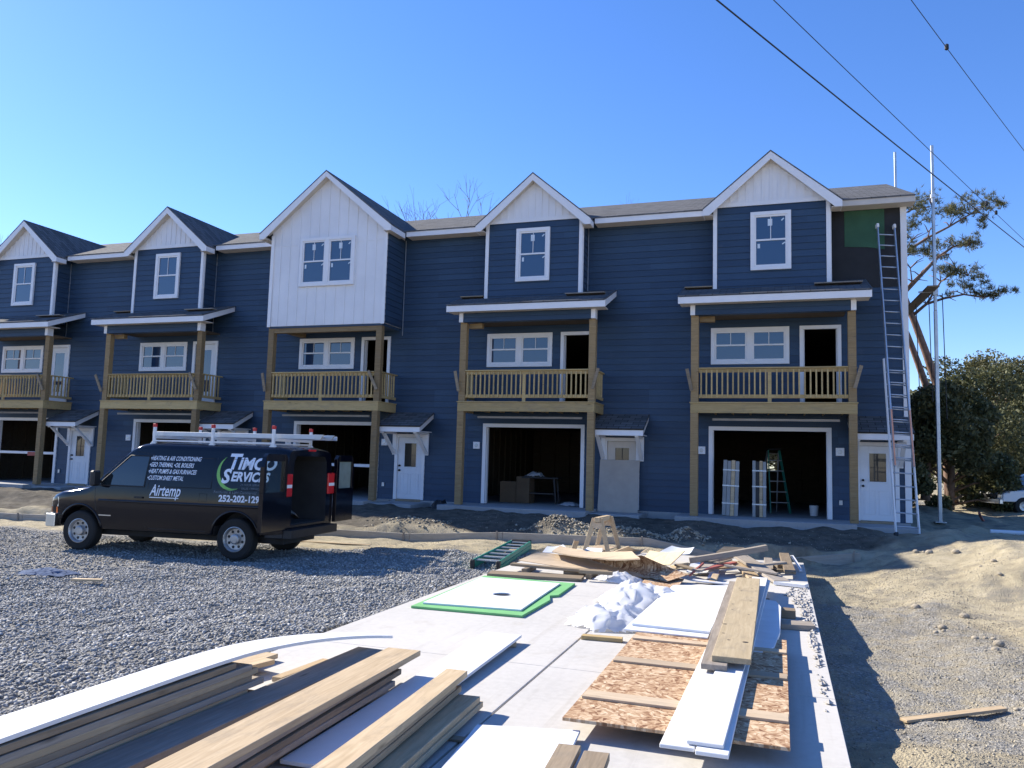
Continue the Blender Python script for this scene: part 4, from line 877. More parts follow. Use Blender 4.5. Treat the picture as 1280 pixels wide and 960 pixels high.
mb=MB(); mb.lathe([(.124,.0),(.124,.006)],24,'z',(cx,cy,gz+.0005)); tag(mb.build('hole_disc',MAT['dark_plastic']),'dark disc at the bottom of the round hole in the white sheet','disc')  # dark disc makes the hole read dark
# crumpled plastic
def crumple(name,c,rx,ry,h,mat,label,cat,seed,n=46):
    rs=np.random.default_rng(seed); mb=MB(); vs=[]
    for j in range(n+1):
        for i in range(n+1):
            u=(i/n*2-1);v=(j/n*2-1); rad=math.hypot(u,v); edge=max(0,1-rad**2.2)
            p=Vector((u*1.3+.35*v+seed,v*1.5,seed*.7)); a=1-abs(noise.noise(p*1.1))*2.0; b=1-abs(noise.noise(p*2.7))*2; d_=noise.noise(p*5)
            z=h*edge**.8*(.36+.36*a+.22*b+.06*d_); k=1+.25*noise.noise(p*1.4+Vector((9,0,0)))
            vs.append((u*rx*k+.05*b,v*ry*k+.05*a,max(.004,z)+.004*(1-edge)))
    mb.add(vs,[(j*(n+1)+i,j*(n+1)+i+1,(j+1)*(n+1)+i+1,(j+1)*(n+1)+i) for j in range(n) for i in range(n) if math.hypot((i+.5)/n*2-1,(j+.5)/n*2-1)<.98+.1*noise.noise(Vector((i*.3,j*.3,seed)))])
    o=mb.build(name,MAT[mat],smooth=True,recalc=False); o.location=c; return tag(o,label,cat)
crumple('plastic_wrap',(-3.18,-12.75,DZ),.52,.50,.26,'plastic_film','crumpled white plastic wrap nearest the yellowish offcut','plastic wrap',3)
crumple('plastic_wrap',(-3.12,-11.35,DZ),.55,.55,.34,'plastic_film','taller heap of crumpled white plastic behind the front one','plastic wrap',11)
crumple('plastic_wrap',(-3.75,-9.55,DZ),.35,.30,.16,'plastic_film','small clear plastic bag by the dark offcuts of the debris heap','plastic wrap',17)
crumple('plastic_wrap',(-12.2,-12.1,-.02),.5,.28,.09,'blue_trash','flattened bluish plastic rubbish on the gravel in front of the van','rubbish',23)
board('offcut',(-11.2,-12.5,.03),(-10.8,-12.35,.03),.10,.03,'lumber','small pale offcut on the gravel right of the bluish rubbish','offcut')
# debris heap at the far end of the driveway
D=lambda px,py,z:G(px,py,z)
def quad_sheet(name,pts,t,mat,label,cat='panel',sag=0,n=12):
    a,b,c,d=[Vector(p) for p in pts]; mb=MB(); vs=[]; nn=(b-a).cross(d-a).normalized()
    if nn.z<0: nn=-nn
    for j in range(n+1):
        for i in range(n+1):
            u,v=i/n,j/n; p=(a*(1-u)+b*u)*(1-v)+(d*(1-u)+c*u)*v; p=p-nn*sag*4*(u*(1-u))*1.0+nn*.012*noise.noise(p*2.2); vs.append(p)
    m_=len(vs); vs+=[p-nn*t for p in vs]; I=lambda i,j:j*(n+1)+i
    fs=[(I(i,j),I(i+1,j),I(i+1,j+1),I(i,j+1)) for j in range(n) for i in range(n)]; fs+=[tuple(m_+k for k in f)[::-1] for f in fs]
    ring=[I(i,0) for i in range(n)]+[I(n,j) for j in range(n)]+[I(i,n) for i in range(n,0,-1)]+[I(0,j) for j in range(n,0,-1)]
    fs+=[(ring[k],m_+ring[k],m_+ring[(k+1)%len(ring)],ring[(k+1)%len(ring)]) for k in range(len(ring))]
    cen=sum((Vector(v) for v in vs[:m_]),Vector())/m_; cen.z=min(v[2] for v in vs)
    mb.add([Vector(v)-cen for v in vs],fs); o=mb.build(name,MAT[mat]); o.location=cen; return tag(o,label,cat)
board('plank',(-5.64,-9.92,DZ+.05),(-4.2,-9.75,DZ+.05),.36,.048,'weathered_lumber','thick plank lying across the far left corner of the driveway','plank')
board('plank',(-5.5,-9.25,DZ+.12),(-3.9,-9.35,DZ+.12),.14,.04,'weathered_lumber','narrow dark-edged strip behind the thick plank at the left of the heap','strip')
board('spacer',(-5.2,-9.55,DZ+.08),(-5.2,-9.0,DZ+.08),.08,.079,'weathered_lumber','stub holding up the narrow dark-edged strip','spacer')
board('spacer',(-4.15,-9.6,DZ+.08),(-4.15,-9.1,DZ+.08),.08,.079,'weathered_lumber','dark stub near the small clear plastic bag','spacer')
for i,(x,y,r,l) in enumerate(((-4.45,-9.25,.2,.35),(-4.25,-9.35,-.3,.45),(-4.0,-9.75,.1,.5))): board('offcut',(x-l/2,y-r*l/2,DZ+.06+.05*i),(x+l/2,y+r*l/2,DZ+.06+.05*i),.09,.05,'weathered_lumber',('dark offcut deepest in the left of the heap','dark offcut lying slantwise in the left of the heap','dark offcut in front of the small clear plastic bag')[i],'offcut')
quad_sheet('plywood_sheet',[D(648,700,.24),D(832,724,.22),D(800,700,.34),D(672,690,.38)],.012,'plywood','tan plywood sheet sloping at the left under the bent brown sheet','sheet',.03)
quad_sheet('plywood_sheet',[D(690,689,.42),D(800,698,.52),D(790,689,.55),D(700,682,.45)],.02,'plywood','bent brown sheet lying topmost on the left of the heap','sheet',.05)
quad_sheet('osb_sheet',[D(737,699,.33),D(832,727,.22),D(862,718,.27),D(802,694,.52)],.014,'osb','warped strand board sheet with a curled shaded edge in the heap','sheet',.10)
quad_sheet('osb_sheet',[D(800,730,.19),D(843,738,.19),D(855,724,.2),D(812,718,.2)],.014,'osb','small flat strand board scrap in front of the warped sheet','sheet',0)
quad_sheet('cardboard',[D(803,700,.3),D(838,706,.36),D(856,688,.62),D(812,688,.44)],.012,'plywood','tan panel scrap tipped up at the right of the warped sheet','sheet',.03)
quad_sheet('cardboard',[D(766,690,.33),D(800,692,.36),D(812,684,.42),D(786,682,.5)],.012,'plywood','curled brown scrap behind the bent brown sheet','sheet',.06)
quad_sheet('white_scrap',[D(678,690,.3),D(712,688,.32),D(704,680,.4),D(684,683,.36)],.012,'white_panel','white scrap at the left top of the heap behind the bent sheet','scrap',.02)
quad_sheet('white_scrap',[D(729,689,.42),D(752,692,.42),D(753,685,.46),D(734,684,.46)],.012,'white_panel','white scrap between the sawhorse feet and the bent sheet','scrap',0)
quad_sheet('white_scrap',[D(858,714,.22),D(893,714,.24),D(892,700,.3),D(866,700,.3)],.012,'white_panel','white scrap right of the red strip','scrap',.02)
quad_sheet('white_scrap',[D(884,722,.2),D(896,722,.2),D(899,712,.22),D(889,711,.22)],.012,'white_panel','small white tile-like scrap in front of the red strip','scrap',0)
quad_sheet('white_scrap',[D(824,690,.42),D(862,692,.42),D(868,684,.46),D(840,682,.46)],.012,'white_panel','pale film-like scrap at the foot of the long grey beam','scrap',.03)
quad_sheet('white_scrap',[D(743,722,.16),D(782,726,.16),D(784,716,.16),D(753,714,.16)],.01,'white_panel','white square scrap behind the crumpled plastic heap','scrap',0)
board('trim_board',D(865,724,.2),D(922,730,.2),.12,.02,'white_board','white strip lying crosswise at the far end of the large white sheet','trim board')
board('strip',D(866,732,.19),D(910,735,.19),.05,.02,'lumber','thin brown strip lying on the far edge of the large white sheet','strip')
board('strip',D(862,718,.24),D(879,703,.38),.03,.03,'red_dust','thin red strip leaning in the heap','strip')
board('strip',D(872,712,.30),D(918,702,.34),.10,.03,'red_dust','reddish flat scrap with pale paper on it','scrap')
board('beam',D(861,697,.40),D(958,681,.66),.14,.09,'grey_lumber','long grey beam lying slantwise across the back of the heap','beam')
board('strip',D(878,703,.34),D(918,694,.40),.08,.04,'grey_lumber','short grey strip under the long grey beam','strip')
board('plank',D(926,694,.42),D(978,726,.22),.26,.045,'grey_lumber','wide grey plank sloping towards the rubble edge','plank')
board('plank',D(921,701,.34),D(944,722,.20),.20,.04,'lumber','shorter tan plank left of the wide sloping grey plank','plank')
board('offcut',D(961,712,.22),D(960,697,.28),.14,.09,'grey_lumber','upright-looking grey offcut left of the dark block pair','offcut')
board('offcut',D(966,704,.27),D(978,704,.27),.30,.12,'weathered_lumber','dark block lying beside the long narrow offcut','offcut')
board('offcut',D(967,711,.2),D(979,711,.2),.2,.06,'weathered_lumber','thin dark block in front of the thicker one','offcut')
board('plank',D(980,691,.34),D(988,714,.28),.17,.05,'weathered_lumber','brown plank nearest the shaded right edge of the driveway','plank')
board('trim_board',D(990,694,.30),D(1001,713,.20),.05,.02,'white_board','thin white strip right of the brown plank at the driveway edge','trim board')
board('trim_board',(-1.45,-8.7,DZ+.06),(-1.0,-8.85,DZ+.06),.16,.05,'white_board','pale concrete-like strip lying across the rubble end','offcut')
quad_sheet('plywood_sheet',[D(895,690,.3),D(935,692,.3),D(930,684,.4),D(905,683,.4)],.015,'weathered_lumber','dark sheet scrap behind the long grey beam','sheet',0)
board('stake',D(716,689,.3),D(721,674,.62),.09,.03,'grey_lumber','grey green stake leaning beside the sawhorse','stake')
heap=scatter(260,-5.0,-1.5,-9.0,-6.0,lambda x,y:np.ones(len(x),bool))
rs=np.random.default_rng(5)
for i in range(14):
    x=-4.6+3.2*rs.random(); y=-8.9+2.6*rs.random(); a=rs.random()*3.1; l=.35+.6*rs.random(); z=DZ+.05+.05*(i%3)
    board('offcut',(x-l/2*math.cos(a),y-l/2*math.sin(a),z),(x+l/2*math.cos(a),y+l/2*math.sin(a),z+.04),.08+.1*rs.random(),.03,('lumber','weathered_lumber','grey_lumber')[i%3],'short wood offcut lying low inside the debris heap','offcut','offcuts inside the debris heap')
# rubble of spilled concrete along the right edge
def rubble_strip():
    mb=MB(); rs=np.random.default_rng(12)
    for i in range(520):
        y=-15.2+6.6*rs.random(); w_=.05+.28*max(0,1-abs(y+9.6)/1.6)+.10*max(0,1-abs(y+11.6)/1.5); x=-.99-w_*rs.random()-(.02 if y<-12.5 else 0); r=.012+.03*rs.random()**2
        if y<-13.2 and rs.random()<.75: continue
        ce=Vector((x,y,DZ+r*.3)); vs=[ce+Vector((p[0],p[1],p[2]*.55))*r*(.7+.6*rs.random()) for p in ((1,0,0),(-1,0,0),(0,1,0),(0,-1,0),(0,0,1),(0,0,-.6))]
        mb.add(vs,[(0,2,4),(2,1,4),(1,3,4),(3,0,4),(2,0,5),(1,2,5),(3,1,5),(0,3,5)])
    return mb.build('concrete_crumbs',MAT['concrete_rubble'],recalc=False)
tag(rubble_strip(),'grey crumbs of spilled concrete along the right driveway edge','rubble',kind='stuff')
# sawhorse
def sawhorse():
    r=empty('sawhorse',(-4.72,-5.95,hg(-4.72,-5.95)),R_(86)); tag(r,'wooden sawhorse standing behind the debris heap','sawhorse'); H=.86
    mb=MB(); mb.bar((-.42,0,H-.045),(.42,0,H-.045),.10,.09); mb.build('top_beam',MAT['lumber'],r,bevel=.004)
    for x in (-.36,.36):
        for s_ in (1,-1): mb=MB(); mb.bar((x+(.07 if x>0 else -.07),s_*.285,0),(x,s_*.068,H-.02),.035,.085,(0,1,0)); mb.build('leg',MAT['lumber'],r,bevel=.004)
        mb=MB(); mb.prism([(-.12,H-.21),(.12,H-.21),(.085,H-.10),(-.085,H-.10)],'x',x-(.03 if x<0 else -.012),x+(-.012 if x<0 else .03)); mb.build('gusset',MAT['plywood'],r)
    mb=MB(); mb.box(-.38,.38,-.20,.20,.235,.25); mb.build('shelf',MAT['plywood'],r)
sawhorse()
# green stepladder lying on the gravel
def stepladder():
    A=Vector((-6.15,-8.75,0)); B=Vector((-6.28,-6.35,0)); L=(B-A).length; z0=hg(A.x,A.y)+.02
    r=empty('stepladder',(A.x,A.y,z0),math.atan2(B.y-A.y,B.x-A.x)); r.rotation_euler.y=-math.atan2(hg(B.x,B.y)+.03-z0,L); tag(r,'green stepladder lying folded on the gravel beside the driveway','stepladder')
    for lv,(wa,wb) in enumerate(((.52,.40),(.48,.38))):
        z=-.01+.075*lv
        for s_ in (1,-1): mb=MB(); mb.bar((0,s_*wa/2,z+.04),(L,s_*wb/2,z+.04),.03,.085); mb.build('rail',MAT['ladder_green'],r,bevel=.004)
    for i in range(7):
        x=.18+i*(L-.3)/6; w_=.50-.11*x/L; mb=MB(); mb.box(x,x+.085,-w_/2+.02,w_/2-.02,.105,.13); mb.build('tread',MAT['galvanised'],r,bevel=.003)
    for x in (.03,): mb=MB(); mb.box(x-.05,x+.03,-.27,-.2,-.03,.15); mb.build('foot',MAT['dark_plastic'],r,bevel=.01); mb=MB(); mb.box(x-.05,x+.03,.2,.27,-.03,.15); mb.build('foot',MAT['dark_plastic'],r,bevel=.01)
    mb=MB(); mb.box(L-.06,L+.06,-.2,.2,-.02,.16); mb.build('top_cap',MAT['dark_plastic'],r,bevel=.015)
stepladder()
# form boards edging the bank, with stakes
pts=[Vector((x,curb_y(x),0)) for x in (-31,-27.3,-23.6,-19.9,-16.2,-12.7,-9.35,-7.15,-4.0,-1.9,.15)]
for i,(a,b) in enumerate(zip(pts[:-1],pts[1:])):
    a=a.copy();b=b.copy(); d=(b-a).normalized(); a+=d*.004;b-=d*.004; a.y-=.13; b.y-=.13; a.z=hg(a.x,a.y-.1)+.17; b.z=hg(b.x,b.y-.1)+.17
    where=('at the left edge of the picture','left of the van front','behind the van front wheel','behind the van cab','behind the middle of the van','behind the open van doors','right of the open van doors','before the garage with the dark table','behind the sawhorse','in front of the end garage')[i]
    o=board('form_board',a,b,.045,.24,'form_wood','grey form board edging the dirt bank '+where,'form board','form boards along the dirt bank')
    p=b-d*.1; st=board('stake',(p.x,p.y-.045,p.z+.03),(p.x+.001,p.y-.045,p.z-.35),.045,.03,'grey_lumber','stake at the right end of the form board '+where,'stake','stakes along the form boards',bevel=.002)
# fist-sized clods, each lying by itself on the sand
rs=np.random.default_rng(61)
for i in range(90):
    x=-.6+6.5*rs.random(); y=-17+14*rs.random()
    if x<.3 and y>-13: x+=1.2
    r=.018+.055*rs.random()**3; bm=bmesh.new(); bmesh.ops.create_icosphere(bm,subdivisions=2,radius=r)
    for v in bm.verts: v.co*=1+.38*noise.noise(v.co*(9/r*.03)+Vector((i*3.,0,0)))+.15*noise.noise(v.co*(26/r*.03)+Vector((0,i*2.,0))); v.co.z*=.7
    me=bpy.data.meshes.new('clod'); bm.to_mesh(me); bm.free(); me.materials.append(MAT['clod']); o=put('clod',me); o.location=(x,y,hg(x,y)+r*.3); tag(o,'brown clod or stone lying on the sandy ground right of the driveway','clod','clods scattered on the sand')
# long thin lath on the sand strip
board('lath',(-12.3,-6.6,.05),(-9.6,-6.45,.06),.10,.02,'lumber','thin lath lying on the sand right of the van','lath')
board('lath',(-9.2,-6.35,.06),(-6.4,-6.3,.09),.07,.02,'lumber','second thin lath on the sand nearer the stepladder','lath')
board('lath',(-.35,-13.75,hg(-.35,-13.75)+.05),(.55,-13.2,hg(.55,-13.2)+.05),.09,.025,'lumber','pale stake lying on the gravel right of the driveway','stake')
# ------------------------------------------------------------------ things at the house fronts
# tall extension ladder against the end house
lr=empty('extension_ladder'); A=Vector((1.36,-1.66,hg(1.36,-1.66)))
for q in np.linspace(.85,.3,90):
    p=G(1134,671,q)
    if hg(p.x,p.y)>=p.z: A=Vector((p.x,p.y,hg(p.x,p.y))); break
B=Vector((1.15,-.06,8.02)); d=(B-A); L=d.length; x=d.normalized(); y=Vector((1,.25,0)); y=(y-x*y.dot(x)).normalized(); z=x.cross(y)
if z.y>0: z=-z; y=-y
M=Matrix((x,y,z)).transposed().to_4x4(); M.translation=A; lr.matrix_world=M
def lsec(name,a,b,wd,h0,mat,par):
    for s_ in (1,-1):
        mb=MB(); mb.box(a,b,s_*wd/2-.014,s_*wd/2+.014,h0,h0+.075); mb.build('rail',MAT[mat],par,bevel=.004)
    n=int((b-a)/.305); me=None
    for i in range(n):
        if me is None: mb=MB(); mb.tube([(0,-wd/2,h0+.037),(0,wd/2,h0+.037)],.017,8); me=mb.mesh('rung',MAT['aluminium'],True)
        o=put('rung',me,par); o.location=(a+.2+i*.305,0,0)
lsec('base',0,4.2,.50,0,'white_steel',lr); lsec('fly',1.55,L,.41,.08,'aluminium',lr)
for s_ in (1,-1):
    mb=MB(); mb.box(1.56,2.9,s_*.205-.017,s_*.205+.017,.157,.166); mb.build('rail_cover',MAT['ladder_orange'],lr)
    mb=MB(); mb.box(L-.05,L+.06,s_*.205-.03,s_*.205+.03,.05,.17); mb.build('end_mitt',MAT['white_steel'],lr,bevel=.012)
    mb=MB(); mb.box(-.02,.06,s_*.25-.035,s_*.25+.035,-.02,.10); mb.build('foot',MAT['dark_plastic'],lr,bevel=.01)
tag(lr,'tall extension ladder leaning on the end townhouse below the green sheathing','ladder')
# staging poles, plank and ropes beside the end wall
def pole(x,y,top,lab):
    zb=hg(x,y); r=empty('staging_pole',(x,y,zb)); tag(r,lab,'staging pole','staging poles at the end wall')
    mb=MB(); hgt=top-zb; mb.box(-.045,.045,-.045,.045,0,hgt*.55); mb.box(-.04,.04,-.04,.04,hgt*.55,hgt); mb.build('tube',MAT['galvanised'],r,bevel=.01)
    mb=MB(); mb.box(-.14,.14,-.14,.14,-.02,.012); mb.build('base_plate',MAT['galvanised'],r,bevel=.003)
    mb=MB(); mb.bar((0,0,hgt*.86),(-.95 if y<5 else -.7,.2,hgt*.86-.18),.022,.022); mb.tube([(0,0,hgt*.86-.05),(0,0,hgt*.86+.05)],.07,8); mb.build('brace_arm',MAT['galvanised'],r)
    mb=MB(); mb.box(-.42,.08,-.025,.025,6.38,6.43) ; mb.box(-.07,.07,-.07,.07,6.30,6.55); mb.build('jack',MAT['galvanised'],r,bevel=.004)
    return r
pole(2.77,2.9,11.2,'nearer tall metal staging pole standing free of the end wall'); pole(2.47,8.0,13.0,'rear metal staging pole showing only above the roof')
mb=MB(); mb.bar((2.62,2.2,6.97),(2.40,8.5,6.97),.30,.04); mb.build('staging_plank',MAT['weathered_lumber'],bevel=.004); tag(bpy.data.objects['staging_plank'],'brown staging plank running along the end wall between the poles','plank')
for x,y,z0 in ((2.72,3.6,3.9),(2.55,4.7,4.2),(3.0,3.2,3.4)):
    mb=MB(); mb.tube([(x,y,6.96),(x+.02,y,5.5),(x+.05,y+.02,z0)],.012,6); tag(mb.build('rope',MAT['wire']),'dark rope hanging from the staging plank','rope','ropes under the staging plank')
# leaning sheets, barrier rails, garage contents
mb=MB(); mb.prism([(-.545,0),(.545,0),(.545,1.42),(-.545,1.42)],'y',-.012,0); o=mb.build('grey_sheet',MAT['grey_sheet'],bevel=.002); o.location=(-S+.88,-.36,.60); o.rotation_euler=(R_(-10),0,0); tag(o,'grey sheet leaning in front of the cream front door','sheet')
for k,z,lab in ((-2,1.62,'pale barrier bar across the garage behind the open van doors'),(-4,1.70,'pale barrier bar across the leftmost garage')):
    mb=MB(); mb.box(-3.06,-.245,.05,.085,-.045,.045); o=mb.build('barrier_bar',MAT['white_trim'],bevel=.004); o.location=(S*k,0,z); tag(o,lab,'barrier bar')
mb=MB(); mb.box(-.22,.22,-.012,0,-.07,.07); o=mb.build('warning_tag',MAT['red_dust'],bevel=.003); o.location=(S*-4-1.35,.045,1.66); tag(o,'dull red tag hanging on the leftmost barrier bar','tag')
def ctn(name,x,y,z,w_,d_,h,rz,mat,label,cat,flap=True):
    r=empty(name,(x,y,z),rz); tag(r,label,cat); mb=MB(); mb.box(-w_/2,w_/2,-d_/2,d_/2,0,h); mb.build('body',MAT[mat],r,bevel=.006)
    mb=MB(); mb.box(-w_/2+.002,w_/2-.002,-.03,.03,h+.0005,h+.003); mb.build('tape',MAT['lumber'],r)
F=.651
ctn('cardboard_box',-S-2.72,1.3,F,.55,.5,.62,.1,'cardboard','larger brown box just inside the garage with the dark table','box')
ctn('cardboard_box',-S-2.22,1.2,F,.42,.42,.78,-.1,'cardboard','taller brown box beside the larger one in that garage','box')
t_=empty('work_table',(-S-1.75,1.35,F),.1); tag(t_,'dark work table with bits on it inside the garage left of the cream door','table')
mb=MB(); mb.box(-.55,.55,-.35,.35,.74,.78); mb.build('top',MAT['dark_plastic'],t_,bevel=.004)
for a in (-.48,.48):
    for b in (-.28,.28): mb=MB(); mb.bar((a,b,0),(a*.86,b,.74),.05,.05); mb.build('leg',MAT['dark_plastic'],t_)
mb=MB(); mb.bar((-.42,-.28,.3),(.42,-.28,.3),.03,.04); mb.build('stretcher',MAT['dark_plastic'],t_)
o=crumple('plastic_wrap',(-S-2.0,1.35,F+.785),.28,.2,.2,'plastic_film','crumpled white plastic on the dark work table','plastic wrap',31,20)
crumple('plastic_wrap',(-S-.75,.6,F),.32,.18,.14,'plastic_film','white plastic lying on the garage floor near the right jamb','plastic wrap',37,20)
crumple('dark_bag',(-S-4.15,-.75,.48),.28,.26,.34,'dark_plastic','dark rubbish bag on the ground left of the post by the garage with the table','bag',41,18)
def bundle(x,w_,lab,seed):
    r=empty('trim_bundle',(x,-.42,F)); r.rotation_euler=(R_(-4),R_(1.5 if seed==1 else 0),0); tag(r,lab,'bundle')
    n=4
    for i in range(n):
        mb=MB(); a=-w_/2+w_*i/n; mb.box(a+.004,a+w_/n-.004,-.07,.07,0,1.42-.02*(i%2)); mb.build('strip',MAT[('trim_grey','trim_grey','lumber','trim_grey')[i] if seed==1 else ('trim_grey','dark_plastic','lumber','trim_grey')[i]],r,bevel=.004)
    mb=MB(); 
    for z in (.3,.75,1.15): mb=MB(); mb.box(-w_/2-.003,w_/2+.003,-.074,.074,z,z+.03); mb.build('strap',MAT['galvanised'],r)
bundle(-2.60,.40,'left bundle of shiny and wooden strips standing in the end garage doorway',1); bundle(-1.88,.34,'right bundle of strips standing in the end garage doorway',2)
sr=empty('stepladder',(-1.55,2.2,F),.4); tag(sr,'dark green stepladder standing open inside the end garage','stepladder')
for s_ in (1,-1):
    mb=MB(); mb.bar((s_*.28,-.45,0),(s_*.16,0,1.75),.03,.07); mb.build('rail',MAT['ladder_green'],sr); mb=MB(); mb.bar((s_*.28,.5,0),(s_*.16,.05,1.72),.03,.05); mb.build('rear_rail',MAT['galvanised'],sr)
for i in range(5): f_=(i+1)/6; mb=MB(); mb.box(-.27+.11*f_,.27-.11*f_,-.45+.45*f_-.05,-.45+.45*f_+.05,1.75*f_-.012,1.75*f_+.012); mb.build('tread',MAT['galvanised'],sr)
mb=MB(); mb.box(-.19,.19,-.1,.12,1.75,1.80); mb.build('top_cap',MAT['dark_plastic'],sr,bevel=.01)
bk=empty('bucket',(-.52,1.3,F)); bk.scale=(.75,.75,.75); tag(bk,'pale bucket on the floor at the right of the end garage','bucket'); mb=MB(); mb.lathe([(.13,0),(.16,.34),(.165,.34),(.165,.36),(.15,.36),(.125,.02)],20,'z'); mb.build('body',MAT['white_steel'],bk)
mb=MB(); mb.tube([(.16*math.cos(a),0,.34+.12*math.sin(a)) for a in np.linspace(0,math.pi,12)],.005,5); mb.build('handle',MAT['wire'],bk)
# loose planks on the balcony roofs
for k in (-4,-3,-1,0):
    w_={-4:'leftmost balcony roof',-3:'balcony roof above the van cab',-1:'balcony roof over the dark-table garage',0:'end balcony roof'}[k]
    board('plank',(S*k-3.75,-.60,6.60),(S*k-3.05,-.60,6.60),.2,.03,'weathered_lumber','short plank lying at the left end of the '+w_,'plank')
    board('plank',(S*k-.55,-.84,6.515),(S*k+.55,-.84,6.515),.24,.03,'grey_lumber','short plank lying at the right end of the '+w_,'plank')
# ------------------------------------------------------------------ vegetation
def leafmesh(name,C_,size,mat,parent,aspect=.5,seed=0):
    rs=np.random.default_rng(seed); n=len(C_); a=rs.normal(size=(n,3)); a/=np.linalg.norm(a,axis=1)[:,None]; b=rs.normal(size=(n,3)); b-=a*(a*b).sum(1)[:,None]; b/=np.linalg.norm(b,axis=1)[:,None]
    s_=size*(.6+.8*rs.random(n))[:,None]; v=np.stack([C_-a*s_,C_+b*s_*aspect,C_+a*s_,C_-b*s_*aspect],1).reshape(-1,3)
    me=bpy.data.meshes.new(name); me.vertices.add(4*n); me.vertices.foreach_set('co',v.ravel()); me.loops.add(4*n); me.loops.foreach_set('vertex_index',np.arange(4*n)); me.polygons.add(n); me.polygons.foreach_set('loop_start',np.arange(n)*4); me.update(); me.validate(); me.materials.append(MAT[mat]); return put(name,me,parent)
def bushy(x,y,h,r,label,mat,seed,n=9000,low=.05,leaf=.11):
    rs=np.random.default_rng(seed); zb=hg(x,y); root=empty('evergreen_tree',(x,y,zb)); tag(root,label,'tree','evergreen trees beyond the end wall')
    mb=MB(); mb.tube([(0,0,-.1),(.1,.05,h*.3),(-.05,.1,h*.6),(.1,0,h*.85)],[.16,.12,.08,.03],8); ends=[]
    K=26; cl=[]
    for i in range(K):
        a=rs.random()*6.28; u=low+(1-low)*rs.random(); rr=r*(1.05-.5*u**2.2)*(.45+.55*rs.random()**.5); c=np.array([rr*math.cos(a),rr*math.sin(a),h*u*.93]); cl.append((c,r*(.22+.22*rs.random())))
        p0=Vector((0,0,h*u*.55)); mb.tube([p0,p0.lerp(Vector(c),.5)+Vector((0,0,.15)),Vector(c)],[.05,.035,.015],5)
    mb.build('trunk',MAT['bark'],root,smooth=True)
    pts=[]
    for c,cr in cl:
        m_=int(n/K*(cr/(.33*r))**1.3); q=rs.normal(size=(m_,3)); q/=np.linalg.norm(q,axis=1)[:,None]; q*=(cr*(.35+.75*rs.random(m_)**.6))[:,None]; q[:,2]*=.75; pts.append(c+q)
    P=np.concatenate(pts); P=P[P[:,2]>.1]; leafmesh('crown',P,leaf,mat,root,.5,seed)
for i,(px,D_,h,r,mt,lab) in enumerate(((1156,27.5,4.0,1.7,'leaf_olive','evergreen tree close behind the staging pole, its crown cut by the house corner'),
  (1186,28.5,4.7,1.65,'leaf_dark','dark evergreen tree at the foot of the leaning pine'),(1222,41,7.3,2.9,'leaf_dark','tall dark evergreen tree left of the parked white truck'),
  (1262,43,7.9,3.1,'leaf_olive','evergreen tree rising straight behind the parked white truck'),(1310,43,7.8,3.2,'leaf_dark','evergreen tree at the right edge of the picture'),(1245,52,8.8,3.4,'leaf_olive','farther evergreen tree whose top shows between the others'),(1370,43,7.8,3.4,'leaf_dark','evergreen tree cut by the right edge'))):
    p=GD(px,600,D_); bushy(p.x,p.y,h,r,lab,mt,100+i,19000 if i<6 else 6000,leaf=.085)
o=bushy(-2.6,13.2,3.4,1.7,'evergreen tree added behind the houses to darken the end garage window','leaf_olive',140,6000)  # added tree, blocks the bright yard behind the end garage window
# leaning pine: trunks, limbs and flat needle clumps
pine=empty('pine_tree'); p0=GD(1190,640,30); p0.z=hg(p0.x,p0.y); pine.location=p0; tag(pine,'leaning pine with forked reddish trunk and flat needle clumps right of the end house','pine tree')
PD=lambda px,py,D_=30: GD(px,py,D_)-p0
mb=MB(); mb.tube([Vector((0,0,-.2)),PD(1187,600),PD(1184,550),PD(1180,505),PD(1170,478),PD(1157,440),PD(1143,402),PD(1128,365),PD(1108,330),PD(1095,295),PD(1088,268)],[.26,.21,.18,.16,.15,.14,.125,.115,.10,.07,.04],10); mb.build('trunk',MAT['bark_red'],pine,smooth=True)
mb=MB(); mb.tube([PD(1184,560),PD(1163,498,29.5),PD(1148,455,29.3),PD(1135,420,29.3),PD(1118,380,29.4),PD(1100,350,29.5)],[.15,.13,.115,.10,.08,.04],9); mb.build('trunk',MAT['bark_red'],pine,smooth=True)
limbs=[([(1128,368,30),(1150,345,30.4),(1172,322,30.8),(1192,308,31),(1212,306,31)],.13),([(1105,330,30),(1132,315,29.4),(1160,297,29),(1187,283,28.8),(1212,268,28.8),(1232,258,28.9)],.09),
 ([(1140,395,30),(1158,380,29.5),(1180,373,29),(1205,368,28.8),(1230,372,28.6),(1248,368,28.6)],.085),([(1095,300,30),(1115,275,30.3),(1140,262,30.5),(1165,258,30.6)],.08),([(1108,335,30),(1126,320,30.5),(1140,300,31),(1160,290,31)],.06),([(1128,366,30),(1140,352,29),(1138,335,28.6),(1128,325,28.5)],.05),([(1158,380,29.5),(1176,352,29),(1196,338,28.8),(1210,345,28.8)],.055)]
for L_,r_ in limbs:
    mb=MB(); n=len(L_); mb.tube([PD(*q) for q in L_],[r_*.75*(1-.8*i/(n-1)) for i in range(n)],7)
    for i in range(1,n):
        for k in range(3):
            b=PD(*L_[i]); e=b+Vector((random.uniform(-.5,.6),random.uniform(-.5,.5),random.uniform(-.1,.45))); mb.tube([b,b.lerp(e,.5)+Vector((0,0,.06)),e],[.025,.018,.008],4)
    mb.build('limb',MAT['bark'],pine,smooth=True)
